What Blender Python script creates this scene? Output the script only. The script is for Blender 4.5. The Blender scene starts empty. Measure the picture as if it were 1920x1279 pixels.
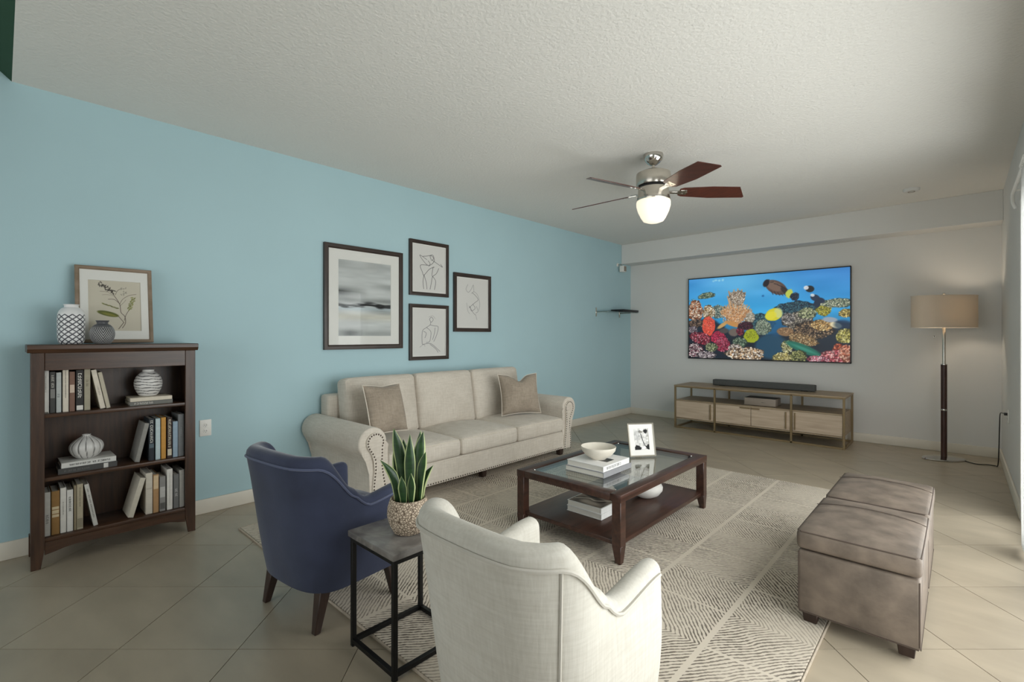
import bpy, bmesh, math, random
import numpy as np
from mathutils import Vector, Matrix
random.seed(7)
rng = np.random.default_rng(11)
PI = math.pi
R = math.radians
scene = bpy.context.scene
COL = scene.collection

# ------------------------------------------------------------------ camera, world, light
YAW = R(43.1)
cam_data = bpy.data.cameras.new('camera')
cam_data.sensor_width = 36.0
cam_data.lens = 898.0 / 1920.0 * 36.0
cam_data.shift_y = -9.5 / 1920.0
cam_data.clip_start = 0.02
cam = bpy.data.objects.new('camera', cam_data)
COL.objects.link(cam)
cam.location = (0, 0, 1.3)
cam.rotation_euler = (PI / 2, 0, YAW)
scene.camera = cam
scene.view_settings.view_transform = 'Standard'
scene.view_settings.look = 'None'
scene.view_settings.gamma = 1.0
scene.view_settings.use_curve_mapping = False
scene.view_settings.exposure = 0.0
scene.cycles.max_bounces = 10
scene.cycles.diffuse_bounces = 6
scene.cycles.sample_clamp_indirect = 6.0

world = bpy.data.worlds.new('overcast_sky')
scene.world = world
world.use_nodes = True
SKY = 1.35
world.node_tree.nodes['Background'].inputs[0].default_value = (0.98, 0.985, 1.0, 1)
world.node_tree.nodes['Background'].inputs[1].default_value = SKY


def light(name, kind, loc, energy, col=(1, 1, 1), size=.1, size_y=None, rot=(0, 0, 0), portal=False):
    d = bpy.data.lights.new(name, kind)
    d.energy = energy
    d.color = col
    if kind == 'AREA':
        d.shape = 'RECTANGLE'
        d.size = size
        d.size_y = size_y or size
        if portal:
            d.cycles.is_portal = True
    elif kind == 'POINT':
        d.shadow_soft_size = size
    o = bpy.data.objects.new(name, d)
    COL.objects.link(o)
    o.location = loc
    o.rotation_euler = rot
    return o


# room extents
XL, XR, YN, YF, ZC = -4.05, 0.32, -2.6, 7.25, 2.788
DY0, DY1, DZ = 0.9, 4.88, 2.2           # sliding door opening in the right wall
WX0, WX1, WZ0, WZ1 = -3.7, 0.0, 0.25, 2.45   # unseen opening added in the rear wall for fill light
light('sliding_door_daylight', 'AREA', (XR + .30, (DY0 + DY1) / 2, DZ / 2), 128, (1.0, 0.988, 0.972), DZ, DY1 - DY0, (0, R(90), 0))
light('rear_fill_light', 'AREA', ((WX0 + WX1) / 2, YN - .30, (WZ0 + WZ1) / 2), 36, (1.0, 0.988, 0.972), WX1 - WX0, WZ1 - WZ0, (R(90), 0, 0))  # added fill from behind the camera, set outside the assumed rear window


# ------------------------------------------------------------------ materials
def lin(c):
    if isinstance(c, str):
        c = tuple(int(c[i:i + 2], 16) / 255 for i in (1, 3, 5))
    return tuple((x / 12.92 if x <= .04045 else ((x + .055) / 1.055) ** 2.4) for x in c)


def new_mat(name):
    m = bpy.data.materials.new(name)
    m.use_nodes = True
    nt = m.node_tree
    return m, nt, nt.nodes['Principled BSDF'], nt.nodes['Material Output']


def M(name, c, rough=.5, metal=0., var=.06, scale=6., stretch=(1, 1, 1), bump=0., bscale=80., bstretch=(1, 1, 1), c2=None,
      coat=0., sheen=0., spec=.5, rnd=0., detail=4., rotz=0., bdist=.01):
    m, nt, p, out = new_mat(name)
    N, L = nt.nodes.new, nt.links.new
    a = lin(c)
    if c2 is not None:
        b = lin(c2)
    else:
        b = tuple(min(1, x * (1 + var)) for x in a)
        a = tuple(x * (1 - var) for x in a)
    tc = N('ShaderNodeTexCoord')
    mp = N('ShaderNodeMapping')
    mp.inputs['Scale'].default_value = stretch
    mp.inputs['Rotation'].default_value = (0, 0, rotz)
    L(tc.outputs['Object'], mp.inputs[0])
    no = N('ShaderNodeTexNoise')
    no.inputs['Scale'].default_value = scale
    no.inputs['Detail'].default_value = detail
    L(mp.outputs[0], no.inputs['Vector'])
    cr = N('ShaderNodeValToRGB')
    cr.color_ramp.elements[0].position = .32
    cr.color_ramp.elements[1].position = .68
    cr.color_ramp.elements[0].color = (*a, 1)
    cr.color_ramp.elements[1].color = (*b, 1)
    L(no.outputs['Fac'], cr.inputs[0])
    last = cr.outputs[0]
    if rnd:
        oi = N('ShaderNodeObjectInfo')
        mr = N('ShaderNodeMapRange')
        mr.inputs['To Min'].default_value = 1 - rnd
        mr.inputs['To Max'].default_value = 1 + rnd
        L(oi.outputs['Random'], mr.inputs['Value'])
        hs = N('ShaderNodeHueSaturation')
        L(last, hs.inputs['Color'])
        L(mr.outputs[0], hs.inputs['Value'])
        last = hs.outputs[0]
    L(last, p.inputs['Base Color'])
    p.inputs['Roughness'].default_value = rough
    p.inputs['Metallic'].default_value = metal
    p.inputs['Specular IOR Level'].default_value = spec
    if coat:
        p.inputs['Coat Weight'].default_value = coat
        p.inputs['Coat Roughness'].default_value = .15
    if sheen:
        p.inputs['Sheen Weight'].default_value = sheen
        p.inputs['Sheen Roughness'].default_value = .4
    if bump:
        mp2 = N('ShaderNodeMapping')
        mp2.inputs['Scale'].default_value = bstretch
        L(tc.outputs['Object'], mp2.inputs[0])
        n2 = N('ShaderNodeTexNoise')
        n2.inputs['Scale'].default_value = bscale
        n2.inputs['Detail'].default_value = 3
        L(mp2.outputs[0], n2.inputs['Vector'])
        bp = N('ShaderNodeBump')
        bp.inputs['Strength'].default_value = bump
        bp.inputs['Distance'].default_value = bdist
        L(n2.outputs['Fac'], bp.inputs['Height'])
        L(bp.outputs[0], p.inputs['Normal'])
    return m


def M_linen(name, c, c2, bump=.25, sc=1.0):
    """woven linen: threads along both directions, slubs, soft mottling"""
    m, nt, p, out = new_mat(name)
    N, L = nt.nodes.new, nt.links.new
    tc = N('ShaderNodeTexCoord')
    outs = []
    for st, s in (((1.2, 1.2, 14), 9), ((14, 14, 1.2), 9), ((1, 1, 1), 4)):
        mp = N('ShaderNodeMapping')
        mp.inputs['Scale'].default_value = tuple(x * sc for x in st)
        L(tc.outputs['Object'], mp.inputs[0])
        no = N('ShaderNodeTexNoise')
        no.inputs['Scale'].default_value = s
        no.inputs['Detail'].default_value = 5
        L(mp.outputs[0], no.inputs['Vector'])
        outs.append(no.outputs['Fac'])
    ad = N('ShaderNodeMath')
    ad.operation = 'ADD'
    L(outs[0], ad.inputs[0]); L(outs[1], ad.inputs[1])
    ad2 = N('ShaderNodeMath')
    ad2.operation = 'ADD'
    L(ad.outputs[0], ad2.inputs[0]); L(outs[2], ad2.inputs[1])
    mr = N('ShaderNodeMapRange')
    mr.inputs['From Min'].default_value = 1.15
    mr.inputs['From Max'].default_value = 1.85
    L(ad2.outputs[0], mr.inputs['Value'])
    mx = N('ShaderNodeMix')
    mx.data_type = 'RGBA'
    mx.inputs[6].default_value = (*lin(c2), 1)
    mx.inputs[7].default_value = (*lin(c), 1)
    L(mr.outputs[0], mx.inputs[0])
    L(mx.outputs[2], p.inputs['Base Color'])
    p.inputs['Roughness'].default_value = .9
    p.inputs['Specular IOR Level'].default_value = .25
    p.inputs['Sheen Weight'].default_value = .15
    bp = N('ShaderNodeBump')
    bp.inputs['Strength'].default_value = bump
    bp.inputs['Distance'].default_value = .004
    L(ad.outputs[0], bp.inputs['Height'])
    L(bp.outputs[0], p.inputs['Normal'])
    return m


def M_glass(name, tint=(1, 1, 1), ior=1.5, boost=0.0):
    m = bpy.data.materials.new(name)
    m.use_nodes = True
    nt = m.node_tree
    N, L = nt.nodes.new, nt.links.new
    nt.nodes.remove(nt.nodes['Principled BSDF'])
    t = N('ShaderNodeBsdfTransparent')
    t.inputs[0].default_value = (*tint, 1)
    g = N('ShaderNodeBsdfGlossy')
    g.inputs['Roughness'].default_value = .02
    ge = N('ShaderNodeNewGeometry')
    dt = N('ShaderNodeVectorMath')
    dt.operation = 'DOT_PRODUCT'
    L(ge.outputs['Normal'], dt.inputs[0]); L(ge.outputs['Incoming'], dt.inputs[1])

    def mth(op, x, y=None):
        n_ = N('ShaderNodeMath')
        n_.operation = op
        n_.use_clamp = op == 'ADD'
        for k_, v_ in enumerate((x, y)):
            if v_ is None:
                continue
            if isinstance(v_, (int, float)):
                n_.inputs[k_].default_value = v_
            else:
                L(v_, n_.inputs[k_])
        return n_.outputs[0]
    f0 = ((ior - 1) / (ior + 1)) ** 2 + boost
    sch = mth('POWER', mth('SUBTRACT', 1.0, mth('ABSOLUTE', dt.outputs['Value'])), 5.0)
    fac = mth('ADD', mth('MULTIPLY', sch, 1 - f0), f0)
    mx = N('ShaderNodeMixShader')
    L(fac, mx.inputs[0]); L(t.outputs[0], mx.inputs[1]); L(g.outputs[0], mx.inputs[2])
    L(mx.outputs[0], nt.nodes['Material Output'].inputs[0])
    return m


def M_emit(name, c, s):
    m = bpy.data.materials.new(name)
    m.use_nodes = True
    nt = m.node_tree
    p = nt.nodes['Principled BSDF']
    p.inputs['Base Color'].default_value = (*lin(c), 1)
    p.inputs['Emission Color'].default_value = (*lin(c), 1)
    p.inputs['Emission Strength'].default_value = s
    p.inputs['Roughness'].default_value = .3
    return m


def M_attr(name, rough=.6, emit=0., base=1.0):
    m, nt, p, out = new_mat(name)
    a = nt.nodes.new('ShaderNodeAttribute')
    a.attribute_name = 'Col'
    if emit:
        p.inputs['Base Color'].default_value = (.01, .01, .012, 1)
        nt.links.new(a.outputs['Color'], p.inputs['Emission Color'])
        p.inputs['Emission Strength'].default_value = emit
    else:
        nt.links.new(a.outputs['Color'], p.inputs['Base Color'])
    p.inputs['Roughness'].default_value = rough
    return m


def M_rug():
    m, nt, p, out = new_mat('rug_pile')
    N, L = nt.nodes.new, nt.links.new

    def math_(op, a, b=None, c=None):
        n = N('ShaderNodeMath')
        n.operation = op
        for i, v in enumerate((a, b, c)):
            if v is None:
                continue
            if isinstance(v, (int, float)):
                n.inputs[i].default_value = v
            else:
                L(v, n.inputs[i])
        return n.outputs[0]
    tc = N('ShaderNodeTexCoord')
    sx = N('ShaderNodeSeparateXYZ')
    L(tc.outputs['Object'], sx.inputs[0])
    x, y = sx.outputs['X'], sx.outputs['Y']
    nz = N('ShaderNodeTexNoise')
    nz.inputs['Scale'].default_value = 7
    nz.inputs['Detail'].default_value = 2
    L(tc.outputs['Object'], nz.inputs['Vector'])
    nz2 = N('ShaderNodeTexNoise')
    nz2.inputs['Scale'].default_value = 55
    nz2.inputs['Detail'].default_value = 2
    L(tc.outputs['Object'], nz2.inputs['Vector'])
    wob = math_('MULTIPLY', math_('SUBTRACT', nz.outputs['Fac'], .5), .035)
    bw = .40
    bx_ = math_('DIVIDE', x, bw)
    bi = math_('FLOOR', bx_)
    fx = math_('SUBTRACT', bx_, bi)
    by = math_('DIVIDE', math_('ADD', y, math_('MULTIPLY', bi, .31)), .62)
    bj = math_('FLOOR', by)
    fy = math_('SUBTRACT', by, bj)
    par = math_('MODULO', math_('ABSOLUTE', math_('ADD', bi, bj)), 2.0)
    sgn = math_('SUBTRACT', math_('MULTIPLY', par, 2.0), 1.0)
    # chevrons inside a block: fold about block centre
    fold = math_('ABSOLUTE', math_('SUBTRACT', fy, .5))
    d1 = math_('ADD', math_('MULTIPLY', x, .80), math_('MULTIPLY', math_('MULTIPLY', fold, .62 * .62), sgn))
    d1 = math_('ADD', d1, wob)
    ph = math_('FRACT', math_('DIVIDE', d1, .0165))
    tri = math_('ABSOLUTE', math_('SUBTRACT', ph, .5))          # 0 = middle of the dark groove
    thick = math_('MULTIPLY', math_('SUBTRACT', nz2.outputs['Fac'], .22), .62)
    dark = N('ShaderNodeMapRange')
    dark.inputs['From Min'].default_value = -.06
    dark.inputs['From Max'].default_value = .06
    dark.inputs['To Min'].default_value = 1
    dark.inputs['To Max'].default_value = 0
    L(math_('SUBTRACT', tri, thick), dark.inputs['Value'])
    # plain bands between the columns and between blocks
    ex = math_('MINIMUM', fx, math_('SUBTRACT', 1.0, fx))
    ey = math_('MINIMUM', fy, math_('SUBTRACT', 1.0, fy))
    plain = math_('MULTIPLY', math_('GREATER_THAN', ex, .03), math_('GREATER_THAN', ey, .012))
    nz3 = N('ShaderNodeTexNoise')
    nz3.inputs['Scale'].default_value = 2.2
    nz3.inputs['Detail'].default_value = 2
    L(tc.outputs['Object'], nz3.inputs['Vector'])
    amt = N('ShaderNodeMapRange')
    amt.inputs['From Min'].default_value = .35
    amt.inputs['From Max'].default_value = .62
    amt.inputs['To Min'].default_value = .35
    amt.inputs['To Max'].default_value = .95
    L(nz3.outputs['Fac'], amt.inputs['Value'])
    fac = math_('MULTIPLY', math_('MULTIPLY', dark.outputs[0], plain), amt.outputs[0])
    mx = N('ShaderNodeMix')
    mx.data_type = 'RGBA'
    mx.inputs[6].default_value = (*lin('#cec3b3'), 1)
    mx.inputs[7].default_value = (*lin('#655c54'), 1)
    L(fac, mx.inputs[0])
    L(mx.outputs[2], p.inputs['Base Color'])
    p.inputs['Roughness'].default_value = .95
    p.inputs['Specular IOR Level'].default_value = .1
    bp = N('ShaderNodeBump')
    bp.inputs['Strength'].default_value = .5
    bp.inputs['Distance'].default_value = .004
    L(math_('SUBTRACT', 1.0, fac), bp.inputs['Height'])
    L(bp.outputs[0], p.inputs['Normal'])
    return m


def M_pot():
    m, nt, p, out = new_mat('carved_pot_ceramic')
    N, L = nt.nodes.new, nt.links.new
    tc = N('ShaderNodeTexCoord')
    v = N('ShaderNodeTexVoronoi')
    v.feature = 'DISTANCE_TO_EDGE'
    v.inputs['Scale'].default_value = 95
    L(tc.outputs['Object'], v.inputs['Vector'])
    cr = N('ShaderNodeValToRGB')
    cr.color_ramp.elements[0].position = .03
    cr.color_ramp.elements[1].position = .16
    cr.color_ramp.elements[0].color = (*lin('#5d4c3c'), 1)
    cr.color_ramp.elements[1].color = (*lin('#cdbba5'), 1)
    L(v.outputs['Distance'], cr.inputs[0])
    L(cr.outputs[0], p.inputs['Base Color'])
    p.inputs['Roughness'].default_value = .7
    bp = N('ShaderNodeBump')
    bp.inputs['Strength'].default_value = .8
    bp.inputs['Distance'].default_value = .006
    L(v.outputs['Distance'], bp.inputs['Height'])
    L(bp.outputs[0], p.inputs['Normal'])
    return m


def M_marble():
    m, nt, p, out = new_mat('grey_marble')
    N, L = nt.nodes.new, nt.links.new
    tc = N('ShaderNodeTexCoord')
    n1 = N('ShaderNodeTexNoise')
    n1.inputs['Scale'].default_value = 7
    n1.inputs['Detail'].default_value = 8
    n1.inputs['Distortion'].default_value = 1.6
    L(tc.outputs['Object'], n1.inputs['Vector'])
    cr = N('ShaderNodeValToRGB')
    e = cr.color_ramp.elements
    e[0].position = .30; e[0].color = (*lin('#55524f'), 1)
    e[1].position = .72; e[1].color = (*lin('#98948f'), 1)
    k = e.new(.5); k.color = (*lin('#76716d'), 1)
    L(n1.outputs['Fac'], cr.inputs[0])
    L(cr.outputs[0], p.inputs['Base Color'])
    p.inputs['Roughness'].default_value = .22
    return m


m_blue = M('blue_wall_paint', '#aecbd2', .75, var=.015, scale=1.5, bump=.05, bscale=220, spec=.2)
m_white = M('white_wall_paint', '#d9d8d5', .8, var=.012, scale=1.5, bump=.05, bscale=220, spec=.2)
m_ceil = M('textured_ceiling_paint', '#e2e0db', .85, var=.012, scale=1.2, bump=.45, bscale=55, bstretch=(1, 1, 1), spec=.15, bdist=.012)
m_green = M('dark_green_vault', '#33513f', .8, var=.03, scale=1.2, spec=.2)  # one even dark green tone for the sloped ceiling
m_base = M('white_trim_paint', '#dcd6c9', .45, var=.02)
m_frame_white = M('white_door_frame', '#ecebe8', .4, var=.02)
m_tile = M('beige_porcelain_tile', '#a69a87', .33, var=.09, scale=2.6, stretch=(1, 2.6, 1), rotz=-YAW, rnd=.05, bump=.03, bscale=30, detail=7, spec=.45)
m_grout = M('tile_grout', '#6e675b', .9, var=.08)
m_patio = M('patio_concrete', '#c9c4ba', .9, var=.06)
m_wood_v = M('dark_walnut_upright', '#4e3525', .38, c2='#332116', scale=5, stretch=(9, 9, .8), detail=6, bump=.04, bscale=40, bstretch=(6, 6, 1))
m_wood_h = M('dark_walnut_board', '#4e3525', .34, c2='#342217', scale=5, stretch=(9, .8, 9), detail=6, bump=.04, bscale=40, bstretch=(6, 1, 6))
m_tablewood = M('espresso_table_wood', '#4a3026', .32, c2='#34211a', scale=5, stretch=(8, .9, 8), detail=6, spec=.5)
m_leg = M('dark_leg_wood', '#3b2a22', .4, c2='#2a1c16', scale=5, stretch=(8, 8, .9))
m_black = M('black_metal', '#1a1918', .45, var=.1, metal=.6)
m_blackplastic = M('black_plastic', '#101012', .35, var=.05)
m_chrome = M('brushed_nickel', '#c6c0b6', .24, metal=1., var=.04, scale=30)
m_polish = M('polished_nickel', '#c9c5bf', .1, metal=1., var=.03)
m_blade = M('mahogany_blade', '#5a2c22', .3, c2='#43201a', scale=4, stretch=(1, 12, 12), detail=5, coat=.3)
m_linen = M_linen('beige_sofa_linen', '#d3cbbf', '#bfb6a9')
m_pillow = M_linen('taupe_pillow_weave', '#a89b8b', '#877b6d', .35, 1.4)
m_piping = M('pale_piping', '#d6cdbf', .85, var=.04)
m_nail = M('dark_bronze_nail', '#4a4038', .3, metal=.9, var=.1)
m_navy = M('navy_velvet', '#3f455c', .85, c2='#313648', scale=3.5, sheen=.4, spec=.2, bump=.05, bscale=180)
m_navyp = M('navy_piping', '#4f5670', .8, var=.05, sheen=.4)
m_cream = M_linen('cream_chair_linen', '#cbc7bd', '#bcb7ac', .22, .9)
m_creamp = M('cream_piping', '#bfbab0', .85, var=.03)
m_suede = M('taupe_faux_suede', '#7b6e62', .55, c2='#5c5249', scale=11, detail=8, bump=.22, bscale=70, spec=.35, bdist=.004)
m_seam = M('dark_seam', '#4b3f36', .8, var=.05)
m_rug = M_rug()
m_rugedge = M('rug_binding', '#b0a392', .95, var=.1, scale=60)
m_pot = M_pot()
m_soil = M('potting_soil', '#2b2019', .95, var=.3, scale=60, bump=.6, bscale=90)
m_leaf = M('snake_plant_green', '#2c4b26', .38, c2='#17301a', scale=9, stretch=(1, 1, 5), detail=4)
m_leafedge = M('snake_plant_margin', '#b4c088', .4, var=.1)
m_marble = M_marble()
m_tableglass = M_glass('table_glass', (.88, .905, .89), 1.52, .10)
m_pane = M_glass('picture_glass', (.98, .985, .985), 1.25, .0)
m_doorglass = M_glass('door_glass', (.96, .98, .98), 1.45)
m_shelfglass = M_glass('shelf_glass', (.72, .80, .80), 1.5, .05)
m_frame_dark = M('dark_brown_frame', '#3a2d26', .4, c2='#2b211c', scale=6, stretch=(1, 1, 1))
m_frame_taupe = M('weathered_wood_frame', '#8d7b69', .55, c2='#75644f', scale=6, stretch=(1, 3, 3))
m_frame_silver = M('champagne_frame', '#b9b3a6', .35, metal=.7, var=.05)
m_matboard = M('white_mat_board', '#e6e4df', .85, var=.01)
m_print = M_attr('paper_print', .8)
m_glaze = M_attr('painted_glaze', .35)
m_screen = M_attr('screen_picture', .35, emit=.85)
m_shade = None
m_console_wood = M('pale_oak_front', '#c6b39d', .5, c2='#b19c86', scale=4, stretch=(.8, 8, 8), detail=6)
m_console_top = M('weathered_oak_board', '#a8957b', .5, c2='#8d7a62', scale=4, stretch=(.8, 8, 8), detail=6)
m_bronze = M('antique_bronze_bar', '#8a7758', .4, metal=.45, var=.08)
m_grey = M('dark_grey_cloth_grille', '#4b4c4a', .75, var=.08, scale=60)
m_boxgrey = M('warm_grey_plastic', '#8f8377', .5, var=.05)
m_ceramic = M('cream_stoneware', '#d8d1c3', .55, var=.05, scale=14)
m_whiteceramic = M('white_stoneware', '#dedbd5', .5, var=.04, scale=14)
m_page = M('book_pages', '#dedad0', .9, var=.05, scale=6, stretch=(1, 1, 60))
m_plate = M('white_wall_plate', '#e8e6e0', .4, var=.02)
m_curtain = M('white_sheer_curtain', '#e9e9e8', .9, var=.02)
m_lampwood = M('lamp_pole_wood', '#4a2c23', .35, c2='#331c15', scale=5, stretch=(8, 8, .8))


# ------------------------------------------------------------------ mesh builder
class B:
    def __init__(s):
        s.bm = bmesh.new()

    def _bev(s, verts, bev, seg):
        if bev > 0:
            es = list({e for v in verts for e in v.link_edges})
            bmesh.ops.bevel(s.bm, geom=es, offset=bev, segments=seg, profile=.5, affect='EDGES', clamp_overlap=True)

    def box(s, x0, x1, y0, y1, z0, z1, bev=0., seg=2, mi=0):
        vs = [s.bm.verts.new((x, y, z)) for z in (z0, z1) for y in (y0, y1) for x in (x0, x1)]
        for f in ((0, 2, 3, 1), (4, 5, 7, 6), (0, 1, 5, 4), (2, 6, 7, 3), (0, 4, 6, 2), (1, 3, 7, 5)):
            s.bm.faces.new([vs[i] for i in f]).material_index = mi
        s._bev(vs, bev, seg)
        return s

    def taper(s, c0, c1, a0, a1, bev=0., seg=1):
        """four sided bar from centre c0 (size a0) to c1 (size a1)"""
        vs = []
        for c, a in ((c0, a0), (c1, a1)):
            ax, ay = a if isinstance(a, tuple) else (a, a)
            for dx, dy in ((-1, -1), (1, -1), (1, 1), (-1, 1)):
                vs.append(s.bm.verts.new((c[0] + dx * ax / 2, c[1] + dy * ay / 2, c[2])))
        s.bm.faces.new([vs[i] for i in (3, 2, 1, 0)])
        s.bm.faces.new([vs[i] for i in (4, 5, 6, 7)])
        for i in range(4):
            j = (i + 1) % 4
            s.bm.faces.new([vs[i], vs[j], vs[4 + j], vs[4 + i]])
        s._bev(vs, bev, seg)
        return s

    def loft(s, rings, closed=True, cap0=True, cap1=True, mi=0, ringloop=False):
        vr = [[s.bm.verts.new(p) for p in r] for r in rings]
        n = len(vr[0])
        rng_ = range(len(vr)) if ringloop else range(len(vr) - 1)
        for i in rng_:
            a, b = vr[i], vr[(i + 1) % len(vr)]
            for j in range(n if closed else n - 1):
                k = (j + 1) % n
                try:
                    s.bm.faces.new([a[j], a[k], b[k], b[j]]).material_index = mi
                except ValueError:
                    pass
        if cap0 and not ringloop:
            s.bm.faces.new(list(reversed(vr[0]))).material_index = mi
        if cap1 and not ringloop:
            s.bm.faces.new(vr[-1]).material_index = mi
        return vr

    def lathe(s, prof, n=28, c=(0, 0, 0), sx=1., sy=1., mi=0, cap0=True, cap1=True):
        rings = [[(c[0] + r * sx * math.cos(2 * PI * j / n), c[1] + r * sy * math.sin(2 * PI * j / n), c[2] + z) for j in range(n)] for r, z in prof]
        s.loft(rings, cap0=cap0, cap1=cap1, mi=mi)
        return s

    def tube(s, pts, r, n=8, closed=False, mi=0):
        pts = [Vector(p) for p in pts]
        rings = []
        m = len(pts)
        up = None
        for i, p in enumerate(pts):
            if closed:
                t = pts[(i + 1) % m] - pts[i - 1]
            else:
                t = pts[min(i + 1, m - 1)] - pts[max(i - 1, 0)]
            t.normalize()
            if up is None:
                up = Vector((0, 0, 1)) if abs(t.z) < .9 else Vector((1, 0, 0))
            a = t.cross(up)
            if a.length < 1e-5:
                a = t.orthogonal()
            a.normalize()
            b = a.cross(t).normalized()
            up = b
            rr = r[i] if isinstance(r, (list, tuple)) else r
            rings.append([p + a * (rr * math.cos(2 * PI * k / n)) + b * (rr * math.sin(2 * PI * k / n)) for k in range(n)])
        s.loft(rings, cap0=not closed, cap1=not closed, ringloop=closed, mi=mi)
        return s

    def prism(s, poly, axis, a0, a1, bev=0., seg=2, mi=0):
        """poly in the plane of the two other axes (x,y,z order kept)"""
        def P(u, v, a):
            return {'x': (a, u, v), 'y': (u, a, v), 'z': (u, v, a)}[axis]
        lo = [s.bm.verts.new(P(u, v, a0)) for u, v in poly]
        hi = [s.bm.verts.new(P(u, v, a1)) for u, v in poly]
        f0 = s.bm.faces.new(lo); f1 = s.bm.faces.new(hi)
        n = len(poly)
        for i in range(n):
            s.bm.faces.new([lo[i], lo[(i + 1) % n], hi[(i + 1) % n], hi[i]]).material_index = mi
        f0.material_index = f1.material_index = mi
        if bev:
            es = list(f0.edges) + list(f1.edges)
            bmesh.ops.bevel(s.bm, geom=es, offset=bev, segments=seg, profile=.5, affect='EDGES', clamp_overlap=True)
        return s

    def puff(s, W, D, H, r=.03, top=.03, bot=.0, side=.0, n=10, c=(0, 0, 0), fn=None):
        """cushion: rounded box, crowned faces"""
        def coords(h):
            k = [-h, -h + r * .12, -h + r * .45, -h + r]
            inner = [(-h + r) + (2 * (h - r)) * i / n for i in range(1, n)]
            return k + inner + [h - r, h - r * .45, h - r * .12, h]
        X, Y, Z = coords(W / 2), coords(D / 2), [-H / 2, -H / 2 + r * .12, -H / 2 + r * .45, -H / 2 + r, 0, H / 2 - r, H / 2 - r * .45, H / 2 - r * .12, H / 2]
        cache = {}

        def V(x, y, z):
            key = (round(x, 6), round(y, 6), round(z, 6))
            if key in cache:
                return cache[key]
            q = Vector((max(-W / 2 + r, min(W / 2 - r, x)), max(-D / 2 + r, min(D / 2 - r, y)), max(-H / 2 + r, min(H / 2 - r, z))))
            d = Vector((x, y, z)) - q
            p = q + (d.normalized() * r if d.length > 1e-9 else d)
            u, v, w = p.x / (W / 2), p.y / (D / 2), p.z / (H / 2)
            fx, fy, fz = max(0, 1 - u * u), max(0, 1 - v * v), max(0, 1 - w * w)
            if w > 0:
                p.z += top * (fx ** .7) * (fy ** .7) * w
            else:
                p.z += bot * fx * fy * w
            p.x += side * u * fy * fz
            p.y += side * v * fx * fz
            if fn:
                p = fn(p)
            cache[key] = s.bm.verts.new(p + Vector(c))
            return cache[key]

        def face(A, Bc, mk, flip):
            for i in range(len(A) - 1):
                for j in range(len(Bc) - 1):
                    q = [mk(A[i], Bc[j]), mk(A[i + 1], Bc[j]), mk(A[i + 1], Bc[j + 1]), mk(A[i], Bc[j + 1])]
                    if flip:
                        q.reverse()
                    if len(set(q)) == 4:
                        s.bm.faces.new(q)
        face(X, Y, lambda a, b: V(a, b, H / 2), False)
        face(X, Y, lambda a, b: V(a, b, -H / 2), True)
        face(X, Z, lambda a, b: V(a, -D / 2, b), False)
        face(X, Z, lambda a, b: V(a, D / 2, b), True)
        face(Y, Z, lambda a, b: V(-W / 2, a, b), True)
        face(Y, Z, lambda a, b: V(W / 2, a, b), False)
        return s

    def move(s, mat):
        bmesh.ops.transform(s.bm, matrix=mat, verts=s.bm.verts)
        return s

    def obj(s, name, mat, parent=None, ang=40, smooth=True, loc=None, rot=None):
        bmesh.ops.recalc_face_normals(s.bm, faces=s.bm.faces)
        me = bpy.data.meshes.new(name)
        s.bm.to_mesh(me)
        s.bm.free()
        for m_ in (mat if isinstance(mat, (list, tuple)) else [mat]):
            me.materials.append(m_)
        if smooth:
            me.shade_smooth()
            me.set_sharp_from_angle(angle=R(ang))
        o = bpy.data.objects.new(name, me)
        COL.objects.link(o)
        if parent:
            o.parent = parent
        if loc:
            o.location = loc
        if rot:
            o.rotation_euler = rot
        return o


def thing(name, label, cat, loc=(0, 0, 0), rot=0., group=None):
    o = bpy.data.objects.new(name, None)
    o.empty_display_size = .1
    COL.objects.link(o)
    o.location = loc
    o.rotation_euler = rot if isinstance(rot, tuple) else (0, 0, rot)
    o['label'] = label
    o['category'] = cat
    if group:
        o['group'] = group
    return o


def struct(o):
    o['kind'] = 'structure'
    return o


def tag(o, label, cat, group=None):
    o['label'] = label
    o['category'] = cat
    if group:
        o['group'] = group
    return o


# picture helper: a flat print, colours stored per vertex of a fine grid
def lin_arr(a):
    a = np.clip(a, 0, 1)
    return np.where(a <= .04045, a / 12.92, ((a + .055) / 1.055) ** 2.4)


def picture(name, cv, w, h, mat, parent, loc, rot):
    """canvas cv (rows top->bottom, sRGB) on a grid lying in local XZ, facing -Y"""
    H, W = cv.shape[:2]
    xs = np.linspace(-w / 2, w / 2, W)
    zs = np.linspace(h / 2, -h / 2, H)
    X, Z = np.meshgrid(xs, zs)
    co = np.stack([X, np.zeros_like(X), Z], -1).reshape(-1, 3)
    idx = np.arange(H * W).reshape(H, W)
    q = np.stack([idx[1:, :-1], idx[1:, 1:], idx[:-1, 1:], idx[:-1, :-1]], -1).reshape(-1, 4)
    me = bpy.data.meshes.new(name)
    me.vertices.add(len(co))
    me.vertices.foreach_set('co', co.ravel())
    me.loops.add(q.size)
    me.loops.foreach_set('vertex_index', q.ravel().astype(np.int32))
    me.polygons.add(len(q))
    me.polygons.foreach_set('loop_start', (np.arange(len(q)) * 4).astype(np.int32))
    me.update(calc_edges=True)
    at = me.color_attributes.new('Col', 'FLOAT_COLOR', 'POINT')
    c4 = np.ones((H * W, 4))
    c4[:, :3] = lin_arr(cv.reshape(-1, 3))
    at.data.foreach_set('color', c4.ravel().astype(np.float32))
    me.materials.append(mat)
    o = bpy.data.objects.new(name, me)
    COL.objects.link(o)
    o.parent = parent
    o.location = loc
    o.rotation_euler = rot
    return o


def hexc(c):
    return np.array([int(c[i:i + 2], 16) / 255 for i in (1, 3, 5)])


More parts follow.
